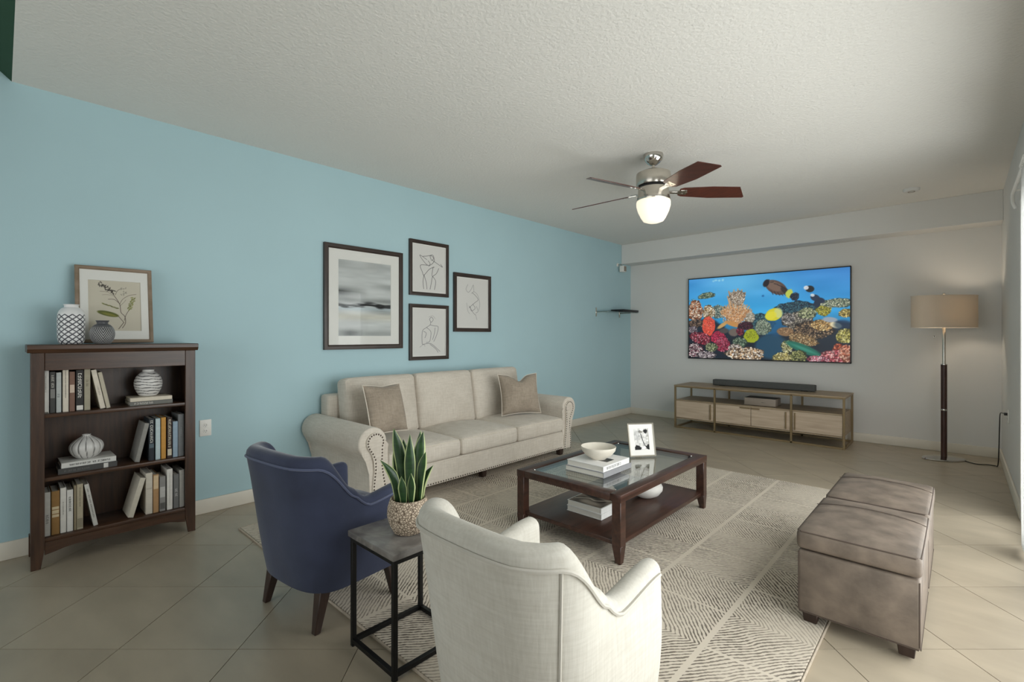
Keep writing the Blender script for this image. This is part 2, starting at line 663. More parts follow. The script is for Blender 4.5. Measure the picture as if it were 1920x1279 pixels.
def smooth_noise(H, W, ny, nx, seed):
    g = np.random.default_rng(seed).random((ny + 2, nx + 2))
    y = np.linspace(0, ny, H); x = np.linspace(0, nx, W)
    yi = y.astype(int); xi = x.astype(int)
    fy = (y - yi)[:, None]; fx = (x - xi)[None, :]
    fy = fy * fy * (3 - 2 * fy); fx = fx * fx * (3 - 2 * fx)
    a = g[yi][:, xi]; b = g[yi][:, xi + 1]; c = g[yi + 1][:, xi]; d = g[yi + 1][:, xi + 1]
    return (a * (1 - fx) + b * fx) * (1 - fy) + (c * (1 - fx) + d * fx) * fy


class Canvas:
    def __init__(s, W, H, c):
        s.W, s.H = W, H
        s.a = np.ones((H, W, 3)) * hexc(c)
        s.Y, s.X = np.mgrid[0:H, 0:W].astype(float)
        s.asp = W / H

    def blend(s, mask, col):
        col = hexc(col) if isinstance(col, str) else col
        s.a = s.a * (1 - mask[..., None]) + col * mask[..., None]

    def ell(s, u, v, ru, rv, col, rot=0., soft=1.2, alpha=1., wob=0., seed=0):
        x = s.X - u * s.W; y = s.Y - v * s.H
        c_, s_ = math.cos(rot), math.sin(rot)
        X = (x * c_ + y * s_) / (ru * s.W); Y = (-x * s_ + y * c_) / (rv * s.H)
        d = np.sqrt(X * X + Y * Y)
        if wob:
            th = np.arctan2(Y, X)
            r2 = np.random.default_rng(seed)
            d = d * (1 + wob * (np.sin(th * 3 + r2.random() * 6) * .5 + np.sin(th * 7 + r2.random() * 6) * .35 + np.sin(th * 13 + r2.random() * 6) * .25))
        k = min(ru * s.W, rv * s.H)
        m = np.clip((1 - d) * k / soft + .5, 0, 1) * alpha
        s.blend(m, col)
        return m

    def line(s, pts, w, col, alpha=1.):
        P = [(u * s.W, v * s.H) for u, v in pts]
        best = np.full((s.H, s.W), 1e9)
        for (x0, y0), (x1, y1) in zip(P[:-1], P[1:]):
            dx, dy = x1 - x0, y1 - y0
            L2 = dx * dx + dy * dy + 1e-9
            t = np.clip(((s.X - x0) * dx + (s.Y - y0) * dy) / L2, 0, 1)
            best = np.minimum(best, np.hypot(s.X - x0 - t * dx, s.Y - y0 - t * dy))
        s.blend(np.clip(w / 2 - best + .5, 0, 1) * alpha, col)


def spline(pts, n=8):
    out = []
    P = [pts[0]] + list(pts) + [pts[-1]]
    for i in range(1, len(P) - 2):
        p0, p1, p2, p3 = (np.array(P[i + k], float) for k in (-1, 0, 1, 2))
        for k in range(n):
            t = k / n
            out.append(tuple(.5 * ((2 * p1) + (-p0 + p2) * t + (2 * p0 - 5 * p1 + 4 * p2 - p3) * t * t + (-p0 + 3 * p1 - 3 * p2 + p3) * t ** 3)))
    out.append(tuple(pts[-1]))
    return out


# ------------------------------------------------------------------ room shell
T = .14
b = B(); b.box(XL - T, XL, YN - T, YF + T, -.1, 5.6)
struct(b.obj('wall_left', m_blue, smooth=False))
b = B(); b.box(XL, XR, YF, YF + T, -.1, 3.2)
struct(b.obj('wall_far', m_white, smooth=False))
b = B()
b.box(XR, XR + T, DY1, YF + T, -.1, 5.6)
b.box(XR, XR + T, DY0, DY1, DZ, 5.6)
b.box(XR, XR + T, YN - T, DY0, -.1, 5.6)
struct(b.obj('wall_right', m_white, smooth=False))
b = B()
b.box(XL, WX0, YN - T, YN, -.1, 5.6)
b.box(WX1, XR, YN - T, YN, -.1, 5.6)
b.box(WX0, WX1, YN - T, YN, -.1, WZ0)
b.box(WX0, WX1, YN - T, YN, WZ1, 5.6)
struct(b.obj('wall_rear', m_white, smooth=False))
b = B(); b.box(XL, XR, .046, YF, ZC, ZC + .12)
ceil_ = struct(b.obj('ceiling', m_ceil, smooth=False))
# vaulted continuation above and behind the camera
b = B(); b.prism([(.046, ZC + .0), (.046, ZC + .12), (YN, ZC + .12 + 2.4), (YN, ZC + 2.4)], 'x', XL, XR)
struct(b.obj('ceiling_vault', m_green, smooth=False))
# dropped soffit along the far wall
b = B(); b.box(XL, XR, 6.95, YF, 2.475, ZC, .004, 1)
struct(b.obj('trim_1', m_white, smooth=False))

# floor: grout bed with every tile a piece of its own
b = B(); b.box(XL, XR, YN, YF, -.1, -.004)
floor = struct(b.obj('floor', m_grout, smooth=False))
PITCH, GAP = .4955, .0035
fwd = np.array([-math.sin(YAW), math.cos(YAW)]); rgt = np.array([math.cos(YAW), math.sin(YAW)])


def clip_poly(poly, x0, x1, y0, y1):
    for ax, lim, sg in ((0, x0, 1), (0, x1, -1), (1, y0, 1), (1, y1, -1)):
        out = []
        for i in range(len(poly)):
            a, c = poly[i - 1], poly[i]
            da, dc = sg * (a[ax] - lim), sg * (c[ax] - lim)
            if (da >= 0) != (dc >= 0):
                t = da / (da - dc)
                out.append((a[0] + (c[0] - a[0]) * t, a[1] + (c[1] - a[1]) * t))
            if dc >= 0:
                out.append(c)
        poly = out
        if not poly:
            return []
    return poly


for i in range(-16, 18):
    for j in range(-10, 18):
        u0, v0 = -1.137 + i * PITCH, 1.987 + j * PITCH
        g = GAP / 2
        cs = [(u0 + g, v0 + g), (u0 + PITCH - g, v0 + g), (u0 + PITCH - g, v0 + PITCH - g), (u0 + g, v0 + PITCH - g)]
        poly = [tuple(rgt * u + fwd * v) for u, v in cs]
        poly = clip_poly(poly, XL, XR, YN, YF)
        if len(poly) < 3:
            continue
        area = abs(sum(poly[k - 1][0] * poly[k][1] - poly[k][0] * poly[k - 1][1] for k in range(len(poly)))) / 2
        if area < .002:
            continue
        b = B(); b.prism(poly, 'z', -.008, 0)
        b.obj('tile', m_tile, floor, smooth=False)

# baseboards
BH, BT = .105, .016


def baseboard(name, a):
    b = B(); b.box(*a, 0, BH, .005, 2)
    struct(b.obj(name, m_base))


baseboard('baseboard_left', (XL, XL + BT, YN, YF))
baseboard('baseboard_far', (XL + BT, XR, YF - BT, YF))
baseboard('baseboard_right', (XR - BT, XR, DY1 + .07, YF - BT))
baseboard('baseboard_rear', (XL + BT, XR, YN, YN + BT))

# patio outside the sliding door and beyond the added rear window
b = B(); b.box(XR + T, XR + 9, YN - 6, YF + 6, -.16, -.06)
struct(b.obj('ground_patio', m_patio, smooth=False))
b = B(); b.box(XL - 4, XR + T, YN - 9, YN - T, -.16, -.06)
struct(b.obj('ground_yard', m_patio, smooth=False))

# sliding glass door
door = bpy.data.objects.new('door_1', None); COL.objects.link(door); door['kind'] = 'structure'
b = B()
b.box(XR - .012, XR + T, DY0 - .06, DY0, 0, DZ + .06, .004, 1)
b.box(XR - .012, XR + T, DY1, DY1 + .06, 0, DZ + .06, .004, 1)
b.box(XR - .012, XR + T, DY0, DY1, DZ, DZ + .06, .004, 1)
b.box(XR, XR + T, DY0, DY1, -.004, .02, .003, 1)
b.obj('door_frame', m_frame_white, door)
pw = (DY1 - DY0) / 3
for k in range(3):
    y0, y1 = DY0 + k * pw, DY0 + (k + 1) * pw
    xo = XR + .03 + .035 * (k % 2)
    b = B()
    for (a0, a1, c0, c1) in ((y0, y0 + .06, .02, DZ), (y1 - .06, y1, .02, DZ), (y0 + .06, y1 - .06, .02, .10), (y0 + .06, y1 - .06, DZ - .07, DZ)):
        b.box(xo, xo + .03, a0, a1, c0, c1, .003, 1)
    b.obj('door_sash', m_frame_white, door)
    b = B(); b.box(xo + .012, xo + .018, y0 + .05, y1 - .05, .09, DZ - .06)
    b.obj('glass_pane', m_doorglass, door, smooth=False)
# unseen rear window, added to bring light from behind the camera
win = bpy.data.objects.new('added_window_1', None); COL.objects.link(win); win['kind'] = 'structure'
b = B()
b.box(WX0, WX0 + .05, YN - T, YN + .01, WZ0, WZ1, .003, 1)
b.box(WX1 - .05, WX1, YN - T, YN + .01, WZ0, WZ1, .003, 1)
b.box(WX0 + .05, WX1 - .05, YN - T, YN + .01, WZ0, WZ0 + .05, .003, 1)
b.box(WX0 + .05, WX1 - .05, YN - T, YN + .01, WZ1 - .05, WZ1, .003, 1)
b.box((WX0 + WX1) / 2 - .03, (WX0 + WX1) / 2 + .03, YN - T + .03, YN - .03, WZ0 + .05, WZ1 - .05, .003, 1)
b.obj('added_window_frame', m_frame_white, win)
b = B(); b.box(WX0 + .04, WX1 - .04, YN - .08, YN - .075, WZ0 + .04, WZ1 - .04)
b.obj('glass_pane', m_doorglass, win, smooth=False)

# ------------------------------------------------------------------ rug
RZ = .012
RX0, RX1, RY0, RY1 = -3.54, -.425, 1.09, 4.76
rug = thing('area_rug', 'large beige area rug with hatched dark line pattern under the coffee table', 'rug', ((RX0 + RX1) / 2, (RY0 + RY1) / 2, 0))
b = B(); b.box(RX0 - (RX0 + RX1) / 2 + .012, (RX1 - RX0) / 2 - .012, -(RY1 - RY0) / 2 + .012, (RY1 - RY0) / 2 - .012, .0, RZ, .003, 1)
b.obj('rug_pile', m_rug, rug)
b = B()
hx, hy = (RX1 - RX0) / 2 - .007, (RY1 - RY0) / 2 - .007
b.tube([(-hx, -hy, .0065), (hx, -hy, .0065), (hx, hy, .0065), (-hx, hy, .0065)], .0065, 8, closed=True)
b.obj('binding', m_rugedge, rug)

# ------------------------------------------------------------------ sofa (local: u along +y, depth along +x)
SX, SY, SL, SD = -4.025, 1.72, 2.60, .95
sofa = thing('sofa', 'long beige linen three-seat sofa with rolled nailhead arms against the blue wall', 'sofa', (SX, SY, 0))
ARM_IN = .235


def arm_outline(flip):
    """scroll profile (u,z); u=0 outer extreme"""
    pts = []
    c, r = (.115, .525), .115
    pts += [(.085, .095), (.085, .30), (.082, .36), (.070, .405)]
    for k in range(0, 15):
        a = R(222) - R(222 + 12) * k / 14
        pts.append((c[0] + r * math.cos(a), c[1] + r * math.sin(a)))
    pts += [(.236, .46), (.238, .40), (.238, .095)]
    return [((SL - u) if flip else u, z) for u, z in pts]


def panel_outline(flip):
    pts = [(.103, .10), (.105, .22), (.118, .33), (.118, .40), (.098, .445)]
    c, r = (.128, .53), .072
    for k in range(0, 13):
        a = R(212) - R(212 + 30) * k / 12
        pts.append((c[0] + r * math.cos(a), c[1] + r * math.sin(a)))
    pts += [(.190, .44), (.186, .38), (.200, .28), (.220, .18), (.222, .10)]
    return [((SL - u) if flip else u, z) for u, z in pts]


nails = []
for fl in (False, True):
    b = B(); b.prism(arm_outline(fl), 'x', .0, SD - .012, .014, 3)
    arm = b.obj('arm', m_linen, sofa)
    b = B(); b.prism(panel_outline(fl), 'x', SD - .02, SD + .004, .007, 2)
    b.obj('front_panel', m_linen, arm)
    po = panel_outline(fl)
    # nails just inside the panel edge
    cx_ = sum(p[0] for p in po) / len(po)
    path = [Vector((SD + .004, p[0], p[1])) for p in po]
    acc = 0.
    for a, c in zip(path[:-1], path[1:]):
        L_ = (c - a).length
        d = (c - a).normalized()
        nrm = Vector((0, d.z, -d.y)) * (-1 if fl else 1)
        while acc < L_:
            nails.append((a + d * acc + nrm * .010, Vector((1, 0, 0))))
            acc += .0235
        acc -= L_
b = B()
b.box(.0, .15, .16, SL - .16, .10, .80, .03, 3)
b.obj('back_frame', m_linen, sofa)
b = B()
b.box(.12, SD - .02, ARM_IN - .01, SL - ARM_IN + .01, .10, .285, .012, 2)
b.obj('seat_base', m_linen, sofa)
# front border: soft rail with a welt above the nail row
b = B()
b.prism([(SD - .03, .10), (SD - .008, .105), (SD - .004, .135), (SD - .012, .15), (SD - .010, .20), (SD - .016, .27), (SD - .03, .283)], 'y', ARM_IN - .012, SL - ARM_IN + .012)
b.obj('front_rail', m_linen, sofa)
k = ARM_IN + .0
while k < SL - ARM_IN:
    nails.append((Vector((SD - .006, k, .117)), Vector((1, 0, 0))))
    k += .026
b = B()
for p, n_ in nails:
    t1 = Vector((0, 1, 0)); t2 = Vector((0, 0, 1))
    rad = .0072
    base = [b.bm.verts.new(p + t1 * (rad * math.cos(a * PI / 3)) + t2 * (rad * math.sin(a * PI / 3))) for a in range(6)]
    top = b.bm.verts.new(p + n_ * .004)
    for a in range(6):
        b.bm.faces.new([base[a], base[(a + 1) % 6], top])
nt_ = b.obj('nailhead_trim', m_nail, sofa, ang=80)
nt_['kind'] = 'stuff'
cw = (SL - 2 * ARM_IN) / 3
for i in range(3):
    yc = ARM_IN + cw * (i + .5)
    b = B()
    b.puff(.70, cw - .004, .145, r=.035, top=.045, side=.004, n=9, c=(.255 + .35, yc, .285 + .073))
    cu = b.obj('seat_cushion', m_linen, sofa, ang=60)
    # welt round the front top edge
    yl, yr = yc - cw / 2 + .012, yc + cw / 2 - .012
    b = B()
    zt = .285 + .138
    b.tube([(.30, yl, zt), (.92, yl, zt), (.945, yl + .015, zt), (.948, yc, zt + .002), (.945, yr - .015, zt), (.92, yr, zt), (.30, yr, zt)], .0045, 6)
    b.obj('welt', m_piping, cu)

    def lean(p):
        return p
    b = B()
    w_ = cw - .006
    b.puff(w_, .54, .17, r=.045, top=.045, bot=.01, side=.004, n=9)
    # local: X width -> y, Y height -> z, Z front -> x
    m4 = Matrix(((0, 0, 1, 0), (1, 0, 0, 0), (0, 1, 0, 0), (0, 0, 0, 1)))
    b.move(m4)
    b.move(Matrix.Translation((.245, yc, .672)) @ Matrix.Rotation(R(-9), 4, 'Y'))
    bc = b.obj('back_cushion', m_linen, sofa, ang=60)
    b = B()
    hw, hh = w_ / 2 - .014, .27 - .014
    pts = [(.072, -hw, -hh), (.072, hw, -hh), (.072, hw, hh), (.072, -hw, hh)]
    T4 = Matrix.Translation((.245, yc, .672)) @ Matrix.Rotation(R(-9), 4, 'Y')
    rp = []
    for q0, q1 in zip(pts, pts[1:] + pts[:1]):
        for t in (.04, .5, .96):
            rp.append(T4 @ (Vector(q0).lerp(Vector(q1), t)))
    b.tube(rp, .0045, 6, closed=True)
    b.obj('welt', m_piping, bc)
for (x, y, z0) in ((.10, .17, 0), (.10, SL - .17, 0), (SD - .10, .17, RZ + .0006), (SD - .10, SL - .17, RZ + .0006), (SD - .12, SL / 2, RZ + .0006)):
    b = B(); b.taper((x, y, z0), (x, y, .105), .05, .066, .004)
    b.obj('foot', m_leg, sofa)


def pillow_mesh(W, H, Tk, n=18, chop=0., dog=.07):
    b = B()
    fr = {}
    for side in (1, -1):
        g = []
        for j in range(n + 1):
            row = []
            for i in range(n + 1):
                u, v = 2 * i / n - 1, 2 * j / n - 1
                uu = u * (1 - dog * (1 - v * v) * (u * u))
                vv = v * (1 - dog * (1 - u * u) * (v * v))
                x, z = uu * W / 2, vv * H / 2
                if v > 0:
                    z -= chop * math.exp(-(u / .30) ** 2) * v * v
                t = (max(0, 1 - abs(u) ** 2.6) * max(0, 1 - abs(v) ** 2.6)) ** .55
                edge = i in (0, n) or j in (0, n)
                y = side * (Tk / 2) * t
                if edge:
                    key = (i, j)
                    if key not in fr:
                        fr[key] = b.bm.verts.new((x, 0, z))
                    row.append(fr[key])
                else:
                    row.append(b.bm.verts.new((x, y, z)))
            g.append(row)
        for j in range(n):
            for i in range(n):
                q = [g[j][i], g[j][i + 1], g[j + 1][i + 1], g[j + 1][i]]
                if side > 0:
                    q.reverse()
                b.bm.faces.new(q)
    loop = [fr[(i, 0)] for i in range(n)] + [fr[(n, j)] for j in range(n)] + [fr[(n - i, n)] for i in range(n)] + [fr[(0, n - j)] for j in range(n)]
    return b, [v.co.copy() for v in loop]


def throw_pillow(label, loc, rot, W, H, Tk, chop, dog):
    t = thing('throw_pillow', label, 'pillow', loc, rot, 'throw pillows on the sofa')
    b, loop = pillow_mesh(W, H, Tk, chop=chop, dog=dog)
    b.obj('pillow_cover', m_pillow, t, ang=85)
    b = B(); b.tube(loop, .004, 6, closed=True)
    b.obj('piping', m_piping, t)
    return t


# ------------------------------------------------------------------ barrel chairs
def barrel_chair(name, label, loc, rotz, mf, mp, hb, ha, W=.29, YB=.245, YFR=.278, back_seam=True, zleg=.155):
    t = thing(name, label, 'armchair', loc, rotz)
    N_ = 25

    def plan(s):
        """s 0 right arm front .. 1 back centre; returns xy, outward normal"""
        ys = -.02
        L1 = YFR - ys
        ex = 2.9
        if s < .42:
            f = s / .42
            return Vector((W, YFR - L1 * f)), Vector((1, 0))
        f = (s - .42) / .58
        a = f * PI / 2
        c, sn = max(0., math.cos(a)), math.sin(a)
        p = Vector((W * c ** (2 / ex), ys - (YB + ys) * sn ** (2 / ex)))
        n = Vector((c ** (2 - 2 / ex) / W, -sn ** (2 - 2 / ex) / (YB + ys)))
        n.normalize()
        return p, n

    def height(s):
        # arm front, slight dip, S-curve to the back
        def ss(a, c, x):
            x = max(0, min(1, (x - a) / (c - a)))
            return x * x * (3 - 2 * x)
        dip = .030 * (1 - ss(0, .35, s))
        return ha + dip + (hb - ha) * ss(.30, .67, s) + .010 * ss(.66, 1, s)

    def section(s, shrink=0., yshift=0.):
        p, n = plan(s)
        h = height(s)
        th = .070 + .022 * max(0, min(1, (s - .35) / .3))
        r = th / 2
        zb = zleg
        flare = .022 + .060 * max(0, min(1, (s - .42) / .40))
        pts = []

        def at(off, z):
            k = (z - zb) / (.75 - zb)
            o = n * (-off + flare * k * k * .9 + .0)
            return Vector((p.x + o.x, p.y + o.y + yshift, z))
        top = h - r
        bulge = .012
        for i in range(7):
            f = i / 6
            pts.append(at(shrink - bulge * math.sin(PI * f) + .018 * (1 - f) ** 4, zb + (top - zb) * f + (shrink if i == 0 else 0)))
        for i in range(1, 10):
            a = PI * i / 10
            rr = r - shrink
            pts.append(at(r - rr * math.cos(a), top + rr * math.sin(a)))
        zi = .30
        for i in range(5):
            f = i / 4
            pts.append(at(th - shrink, top + (zi - top) * f))
        pts.append(at(th - shrink, zb + shrink))
        return pts

    ss_ = [.0, .05, .10, .15, .20, .24, .28, .315, .35, .38, .40, .42, .44, .46, .48, .50, .52, .545, .57, .60, .63, .66, .70, .74, .78, .82, .86, .90, .94, .97, 1.0]
    rings = []
    for e in range(4):
        a = PI / 2 * (1 - e / 4)
        rings.append(section(0, shrink=.034 * (1 - math.cos(a)), yshift=.034 * math.sin(a)))
    rings += [section(s) for s in ss_]
    mir = [[Vector((-p.x, p.y, p.z)) for p in r_] for r_ in reversed(rings[:-1])]
    rings = rings + mir
    b = B(); b.loft(rings)
    shell = b.obj('shell', mf, t, ang=60)
    # piping along the outer top edge
    po = [section(s)[6] + Vector((plan(s)[1].x, plan(s)[1].y, 0)) * .003 for s in ss_]
    po = po + [Vector((-p.x, p.y, p.z)) for p in reversed(po[:-1])]
    fr = section(0)
    front = [Vector((p.x, p.y, p.z)) for p in (section(0, shrink=.01, yshift=.026)[k] for k in (1, 2, 3, 4, 5, 6))]
    b = B(); b.tube(po, .0055, 6)
    b.obj('piping', mp, shell)
    if back_seam:
        for sg in (1, -1):
            sec = section(.66)
            n = plan(.66)[1]
            b = B()
            b.tube([Vector((sg * (p.x + n.x * .001), p.y + n.y * .001, p.z)) for p in sec[0:7]], .0035, 6)
            b.obj('back_seam', mp, shell)
    # seat deck and cushion
    iw = W - .070
    b = B()
    b.prism([(-iw - .02, -YB + .10), (iw + .02, -YB + .10), (iw + .02, YFR - .02), (iw - .02, YFR + .015), (0, YFR + .03), (-iw + .02, YFR + .015), (-iw - .02, YFR - .02)], 'z', zleg, .30, .012, 2)
    b.obj('seat_base', mf, t)

    def bow(p):
        q = p.copy()
        if p.y > 0:
            q.y += .035 * (1 - (p.x / iw) ** 2) * (p.y / .3)
        return q
    b = B(); b.puff(2 * iw - .012, YB + YFR - .08, .15, r=.045, top=.03, n=9, c=(0, (YFR - YB) / 2 + .045, .375), fn=bow)
    b.obj('seat_cushion', mf, t, ang=70)
    for sx in (1, -1):
        b = B(); b.taper((sx * (W - .05), YFR - .04, RZ + .0006), (sx * (W - .07), YFR - .06, zleg + .01), .030, .052, .004)
        b.obj('leg', m_leg, t)
        b = B(); b.taper((sx * (W - .075), -YB + .055, 0), (sx * (W - .085), -YB + .095, zleg + .01), .030, .055, .004)
        b.obj('leg', m_leg, t)
    return t


barrel_chair('barrel_armchair', 'navy blue velvet barrel armchair standing left of the small marble side table', (-2.285, 1.085, .0), R(6.7), m_navy, m_navyp, .78, .552, back_seam=False, YB=.225, zleg=.175)
barrel_chair('barrel_armchair', 'cream linen barrel armchair seen from behind in front of the coffee table', (-.935, 1.085, 0), R(-.5), m_cream, m_creamp, .805, .592, W=.265, YB=.22, YFR=.265)

throw_pillow('taupe throw pillow leaning at the end of the sofa near the blue armchair', (-3.405, 2.14, .712), (R(-18), R(2), R(98)), .38, .40, .14, .01, .05)
throw_pillow('taupe throw pillow with dented top at the sofa end near the far corner', (-3.395, 3.745, .688), (R(-14), R(0), R(69)), .46, .43, .18, .07, .08)

# ------------------------------------------------------------------ coffee table (local x across, y along)
CTX, CTY = -1.78, 2.995
CW, CL, CH = .79, 1.25, .405
ct = thing('coffee_table', 'dark espresso wood coffee table with inset glass top and lower shelf', 'table', (CTX, CTY, RZ + .0006))
hx, hy = CW / 2, CL / 2
CHl = CH - RZ
b = B()
for s in (1, -1):
    b.box(s * (hx - .035) - .035, s * (hx - .035) + .035, -hy, hy, CHl - .045, CHl, .004)
    b.box(-hx + .07, hx - .07, s * (hy - .035) - .035, s * (hy - .035) + .035, CHl - .045, CHl, .004)
b.obj('top_frame', m_tablewood, ct)
b = B(); b.box(-hx + .066, hx - .066, -hy + .066, hy - .066, CHl - .014, CHl - .006, .001, 1)
b.obj('glass_top', m_tableglass, ct)
for sx in (1, -1):
    for sy in (1, -1):
        b = B()
        b.lathe([(.0, CHl - .006), (.007, CHl - .006), (.006, CHl - .002), (.0, CHl - .001)], 10, c=(sx * (hx - .085), sy * (hy - .085), 0), cap0=False, cap1=False)
        b.obj('glass_clip', m_polish, ct)
b = B(); b.box(-hx + .02, hx - .02, -hy + .02, hy - .02, .095, .122, .004)
b.obj('lower_shelf', m_tablewood, ct)
for sx in (1, -1):
    for sy in (1, -1):
        cxx, cyy = sx * (hx - .031), sy * (hy - .031)
        b = B()
        b.taper((sx * (hx - .024), sy * (hy - .024), 0), (cxx, cyy, .10), .034, .058, .002)
        b.taper((cxx, cyy, .098), (cxx, cyy, CHl - .02), .058, .058, .003)
        b.obj('leg', m_tablewood, ct)
SHELF_Z = RZ + .1236
GLASS_Z = CH - .0044


# ------------------------------------------------------------------ books
def bookmat(c, var=.05):
    key = c
    if key not in bookmat.c:
        bookmat.c[key] = M('book_cloth_' + c[1:], c, .65, var=var, scale=14, stretch=(1, 1, 3))
    return bookmat.c[key]


bookmat.c = {}


def book(label, group, loc, rot, t, d, h, col, text=None, band=None, seed=0, cat='book', cover=None):
    """upright book: spine on x=0 facing +x, thickness y 0..t, height z 0..h"""
    o = thing('book', label, cat, loc, rot, group)
    cv = min(.003, t * .14)
    b = B()
    b.box(-d, 0, 0, cv, 0, h, .0006, 1)
    b.box(-d, 0, t - cv, t, 0, h, .0006, 1)
    b.box(-cv, .0, cv, t - cv, 0, h, .0006, 1)
    b.obj('cover', bookmat(col), o)
    b = B(); b.box(-d + .004, -cv, cv, t - cv, .004, h - .004)
    b.obj('pages', m_page, o, smooth=False)
    if band:
        for z0, z1, cc in band:
            b = B(); b.box(-.0006, .0009, t * .08, t * .92, h * z0, h * z1)
            b.obj('spine_label', bookmat(cc), o, smooth=False)
    if text:
        z0, z1, cc, wd = text
        r2 = random.Random(seed)
        b = B()
        z = h * z0
        while z < h * z1:
            g = r2.uniform(.45, .85) * wd * t
            y0, y1 = t * .5 - wd * t * .5, t * .5 + wd * t * .5
            st = wd * t * .2
            k = r2.randrange(4)
            b.box(-.0004, .0007, y0, y0 + st, z, z + g)
            if k in (0, 1):
                b.box(-.0004, .0007, y0, y1, z, z + st)
            if k in (1, 2):
                b.box(-.0004, .0007, (y0 + y1) / 2, (y0 + y1) / 2 + st, z, z + g)
            if k in (0, 2, 3):
                b.box(-.0004, .0007, y0, y1, z + g - st, z + g)
            if k == 3:
                b.box(-.0004, .0007, y1 - st, y1, z, z + g * .6)
            z += g + wd * t * .28
            if r2.random() < .16:
                z += wd * t * .6
        b.obj('spine_lettering', bookmat(cc), o, smooth=False)
    return o


# ------------------------------------------------------------------ bookcase (world aligned, origin at the wall-side floor corner)
BX0, BX1, BY0, BY1 = -4.03, -3.735, .108, .898
bcase = thing('bookcase', 'dark walnut three-shelf bookcase against the blue wall', 'bookcase', ((BX0 + BX1) / 2, (BY0 + BY1) / 2, 0))
ox, oy = (BX0 + BX1) / 2, (BY0 + BY1) / 2
ST = .062


def bb(name, m, x0, x1, y0, y1, z0, z1, bev=.002, seg=1):
    b = B(); b.box(x0 - ox, x1 - ox, y0 - oy, y1 - oy, z0, z1, bev, seg)
    return b.obj(name, m, bcase)


for s, (ya, yb) in enumerate(((BY0 + .012, BY0 + .030), (BY1 - .030, BY1 - .012))):
    bb('side_panel', m_wood_v, BX0 + .02, BX1 - .02, ya, yb, .085, 1.205)
bb('back_panel', m_wood_v, BX0 + .006, BX0 + .014, BY0 + .025, BY1 - .025, .10, 1.205)
for z in (.165, .503, .861):
    bb('shelf', m_wood_h, BX0 + .014, BX1 - .006, BY0 + .028, BY1 - .028, z - .022, z, .003, 2)
bb('top_rail', m_wood_h, BX1 - .022, BX1 - .003, BY0 + ST, BY1 - ST, 1.105, 1.205)
for (ya, yb, inner) in ((BY0 + .006, BY0 + ST, 1), (BY1 - ST, BY1 - .006, -1)):
    b = B()
    lo = (ya, ya + .040) if inner > 0 else (yb - .040, yb)
    b.prism([(ya - oy, .11), (lo[0] - oy, 0), (lo[1] - oy, 0), (yb - oy, .11), (yb - oy, 1.205), (ya - oy, 1.205)], 'x', BX1 - .022 - ox, BX1 - ox, .002, 1)
    b.obj('front_stile', m_wood_v, bcase)
    b = B()
    b.prism([(BX0 + .004 - ox, 0), (BX0 + .034 - ox, 0), (BX0 + .044 - ox, .13), (BX0 + .004 - ox, .13)], 'y', (ya if inner > 0 else yb - .03) - oy, (ya + .03 if inner > 0 else yb) - oy, .002, 1)
    b.obj('rear_leg', m_wood_v, bcase)
# curved apron under the lowest shelf
ap = []
for k in range(17):
    f = k / 16
    y = BY0 + ST + (BY1 - BY0 - 2 * ST) * f
    e = min(f, 1 - f)
    z = .075 + .022 * math.sin(PI * min(1, e / .18) - PI / 2) * .5 + .011
    if e > .18:
        z = .075 + .022
    ap.append((y - oy, z if e > 0 else .072))
ap = [(ap[0][0], .143)] + ap + [(ap[-1][0], .143)]
b = B(); b.prism(ap, 'x', BX1 - .020 - ox, BX1 - .004 - ox, .001, 1)
b.obj('apron', m_wood_h, bcase)
b = B()
b.prism([(BX0 - ox, 1.205), (BX1 + .004 - ox, 1.205), (BX1 + .010 - ox, 1.218), (BX1 + .018 - ox, 1.226), (BX1 + .018 - ox, 1.246), (BX1 + .014 - ox, 1.25), (BX0 - ox, 1.25)], 'y', BY0 - .008 - oy, BY1 + .008 - oy, .002, 1)
b.obj('top_board', m_wood_h, bcase)

XS = -3.775            # spine plane
G1 = 'books standing on the top shelf of the bookcase'
Z1 = .8612
TOPS = [
    (.163, .190, 1.128, '#d8d6d0', (.45, .93, '#8a8680', .22), [(.0, .03, '#6b675f')], 'white hardback, first upright book at the left end of the top shelf'),
    (.193, .216, 1.095, '#4a4a48', (.62, .90, '#d5d2ca', .5), [(.36, .58, '#8a8a87')], 'charcoal paperback with pale lettering, second from left on the top shelf'),
    (.219, .241, 1.090, '#b9bebc', (.38, .46, '#5a5c5b', .4), None, 'pale grey-blue book, short, third from left on the top shelf'),
    (.246, .272, 1.130, '#d9d0c1', (.30, .95, '#4c4740', .16), None, 'tallest ivory book in the upright row of the top shelf'),
    (.275, .299, 1.092, '#7a5c4e', None, [(.47, .67, '#cdb9a8')], 'reddish brown book with a pale spine label on the top shelf'),
    (.303, .337, 1.100, '#2c2a29', (.32, .92, '#e6e3dc', .5), [(.02, .13, '#d9d6cf')], 'black book with bold white spine lettering on the top shelf'),
    (.339, .367, 1.118, '#a09985', (.55, .68, '#6f6957', .35), None, 'olive grey book, last upright one of the row on the top shelf'),
]
for k, (ya, yb, zt, c, tx, bd, lab) in enumerate(TOPS):
    book(lab, G1, (XS, ya, Z1), (0, 0, 0), yb - ya - .001, .17 + .012 * (k % 3), zt - Z1, c, tx, bd, k)
book('ivory book leaning left beside the upright row on the top shelf', G1, (XS, .4125, Z1 + .0005), (R(10.5), 0, 0), .0235, .17, .238, '#d6cdbd', (.35, .6, '#9b9284', .2), None, 31)
book('thin grey-beige book leaning at the right end of the row on the top shelf', G1, (XS, .4405, Z1 + .0005), (R(10.6), 0, 0), .019, .165, .222, '#bab29f', None, None, 32)


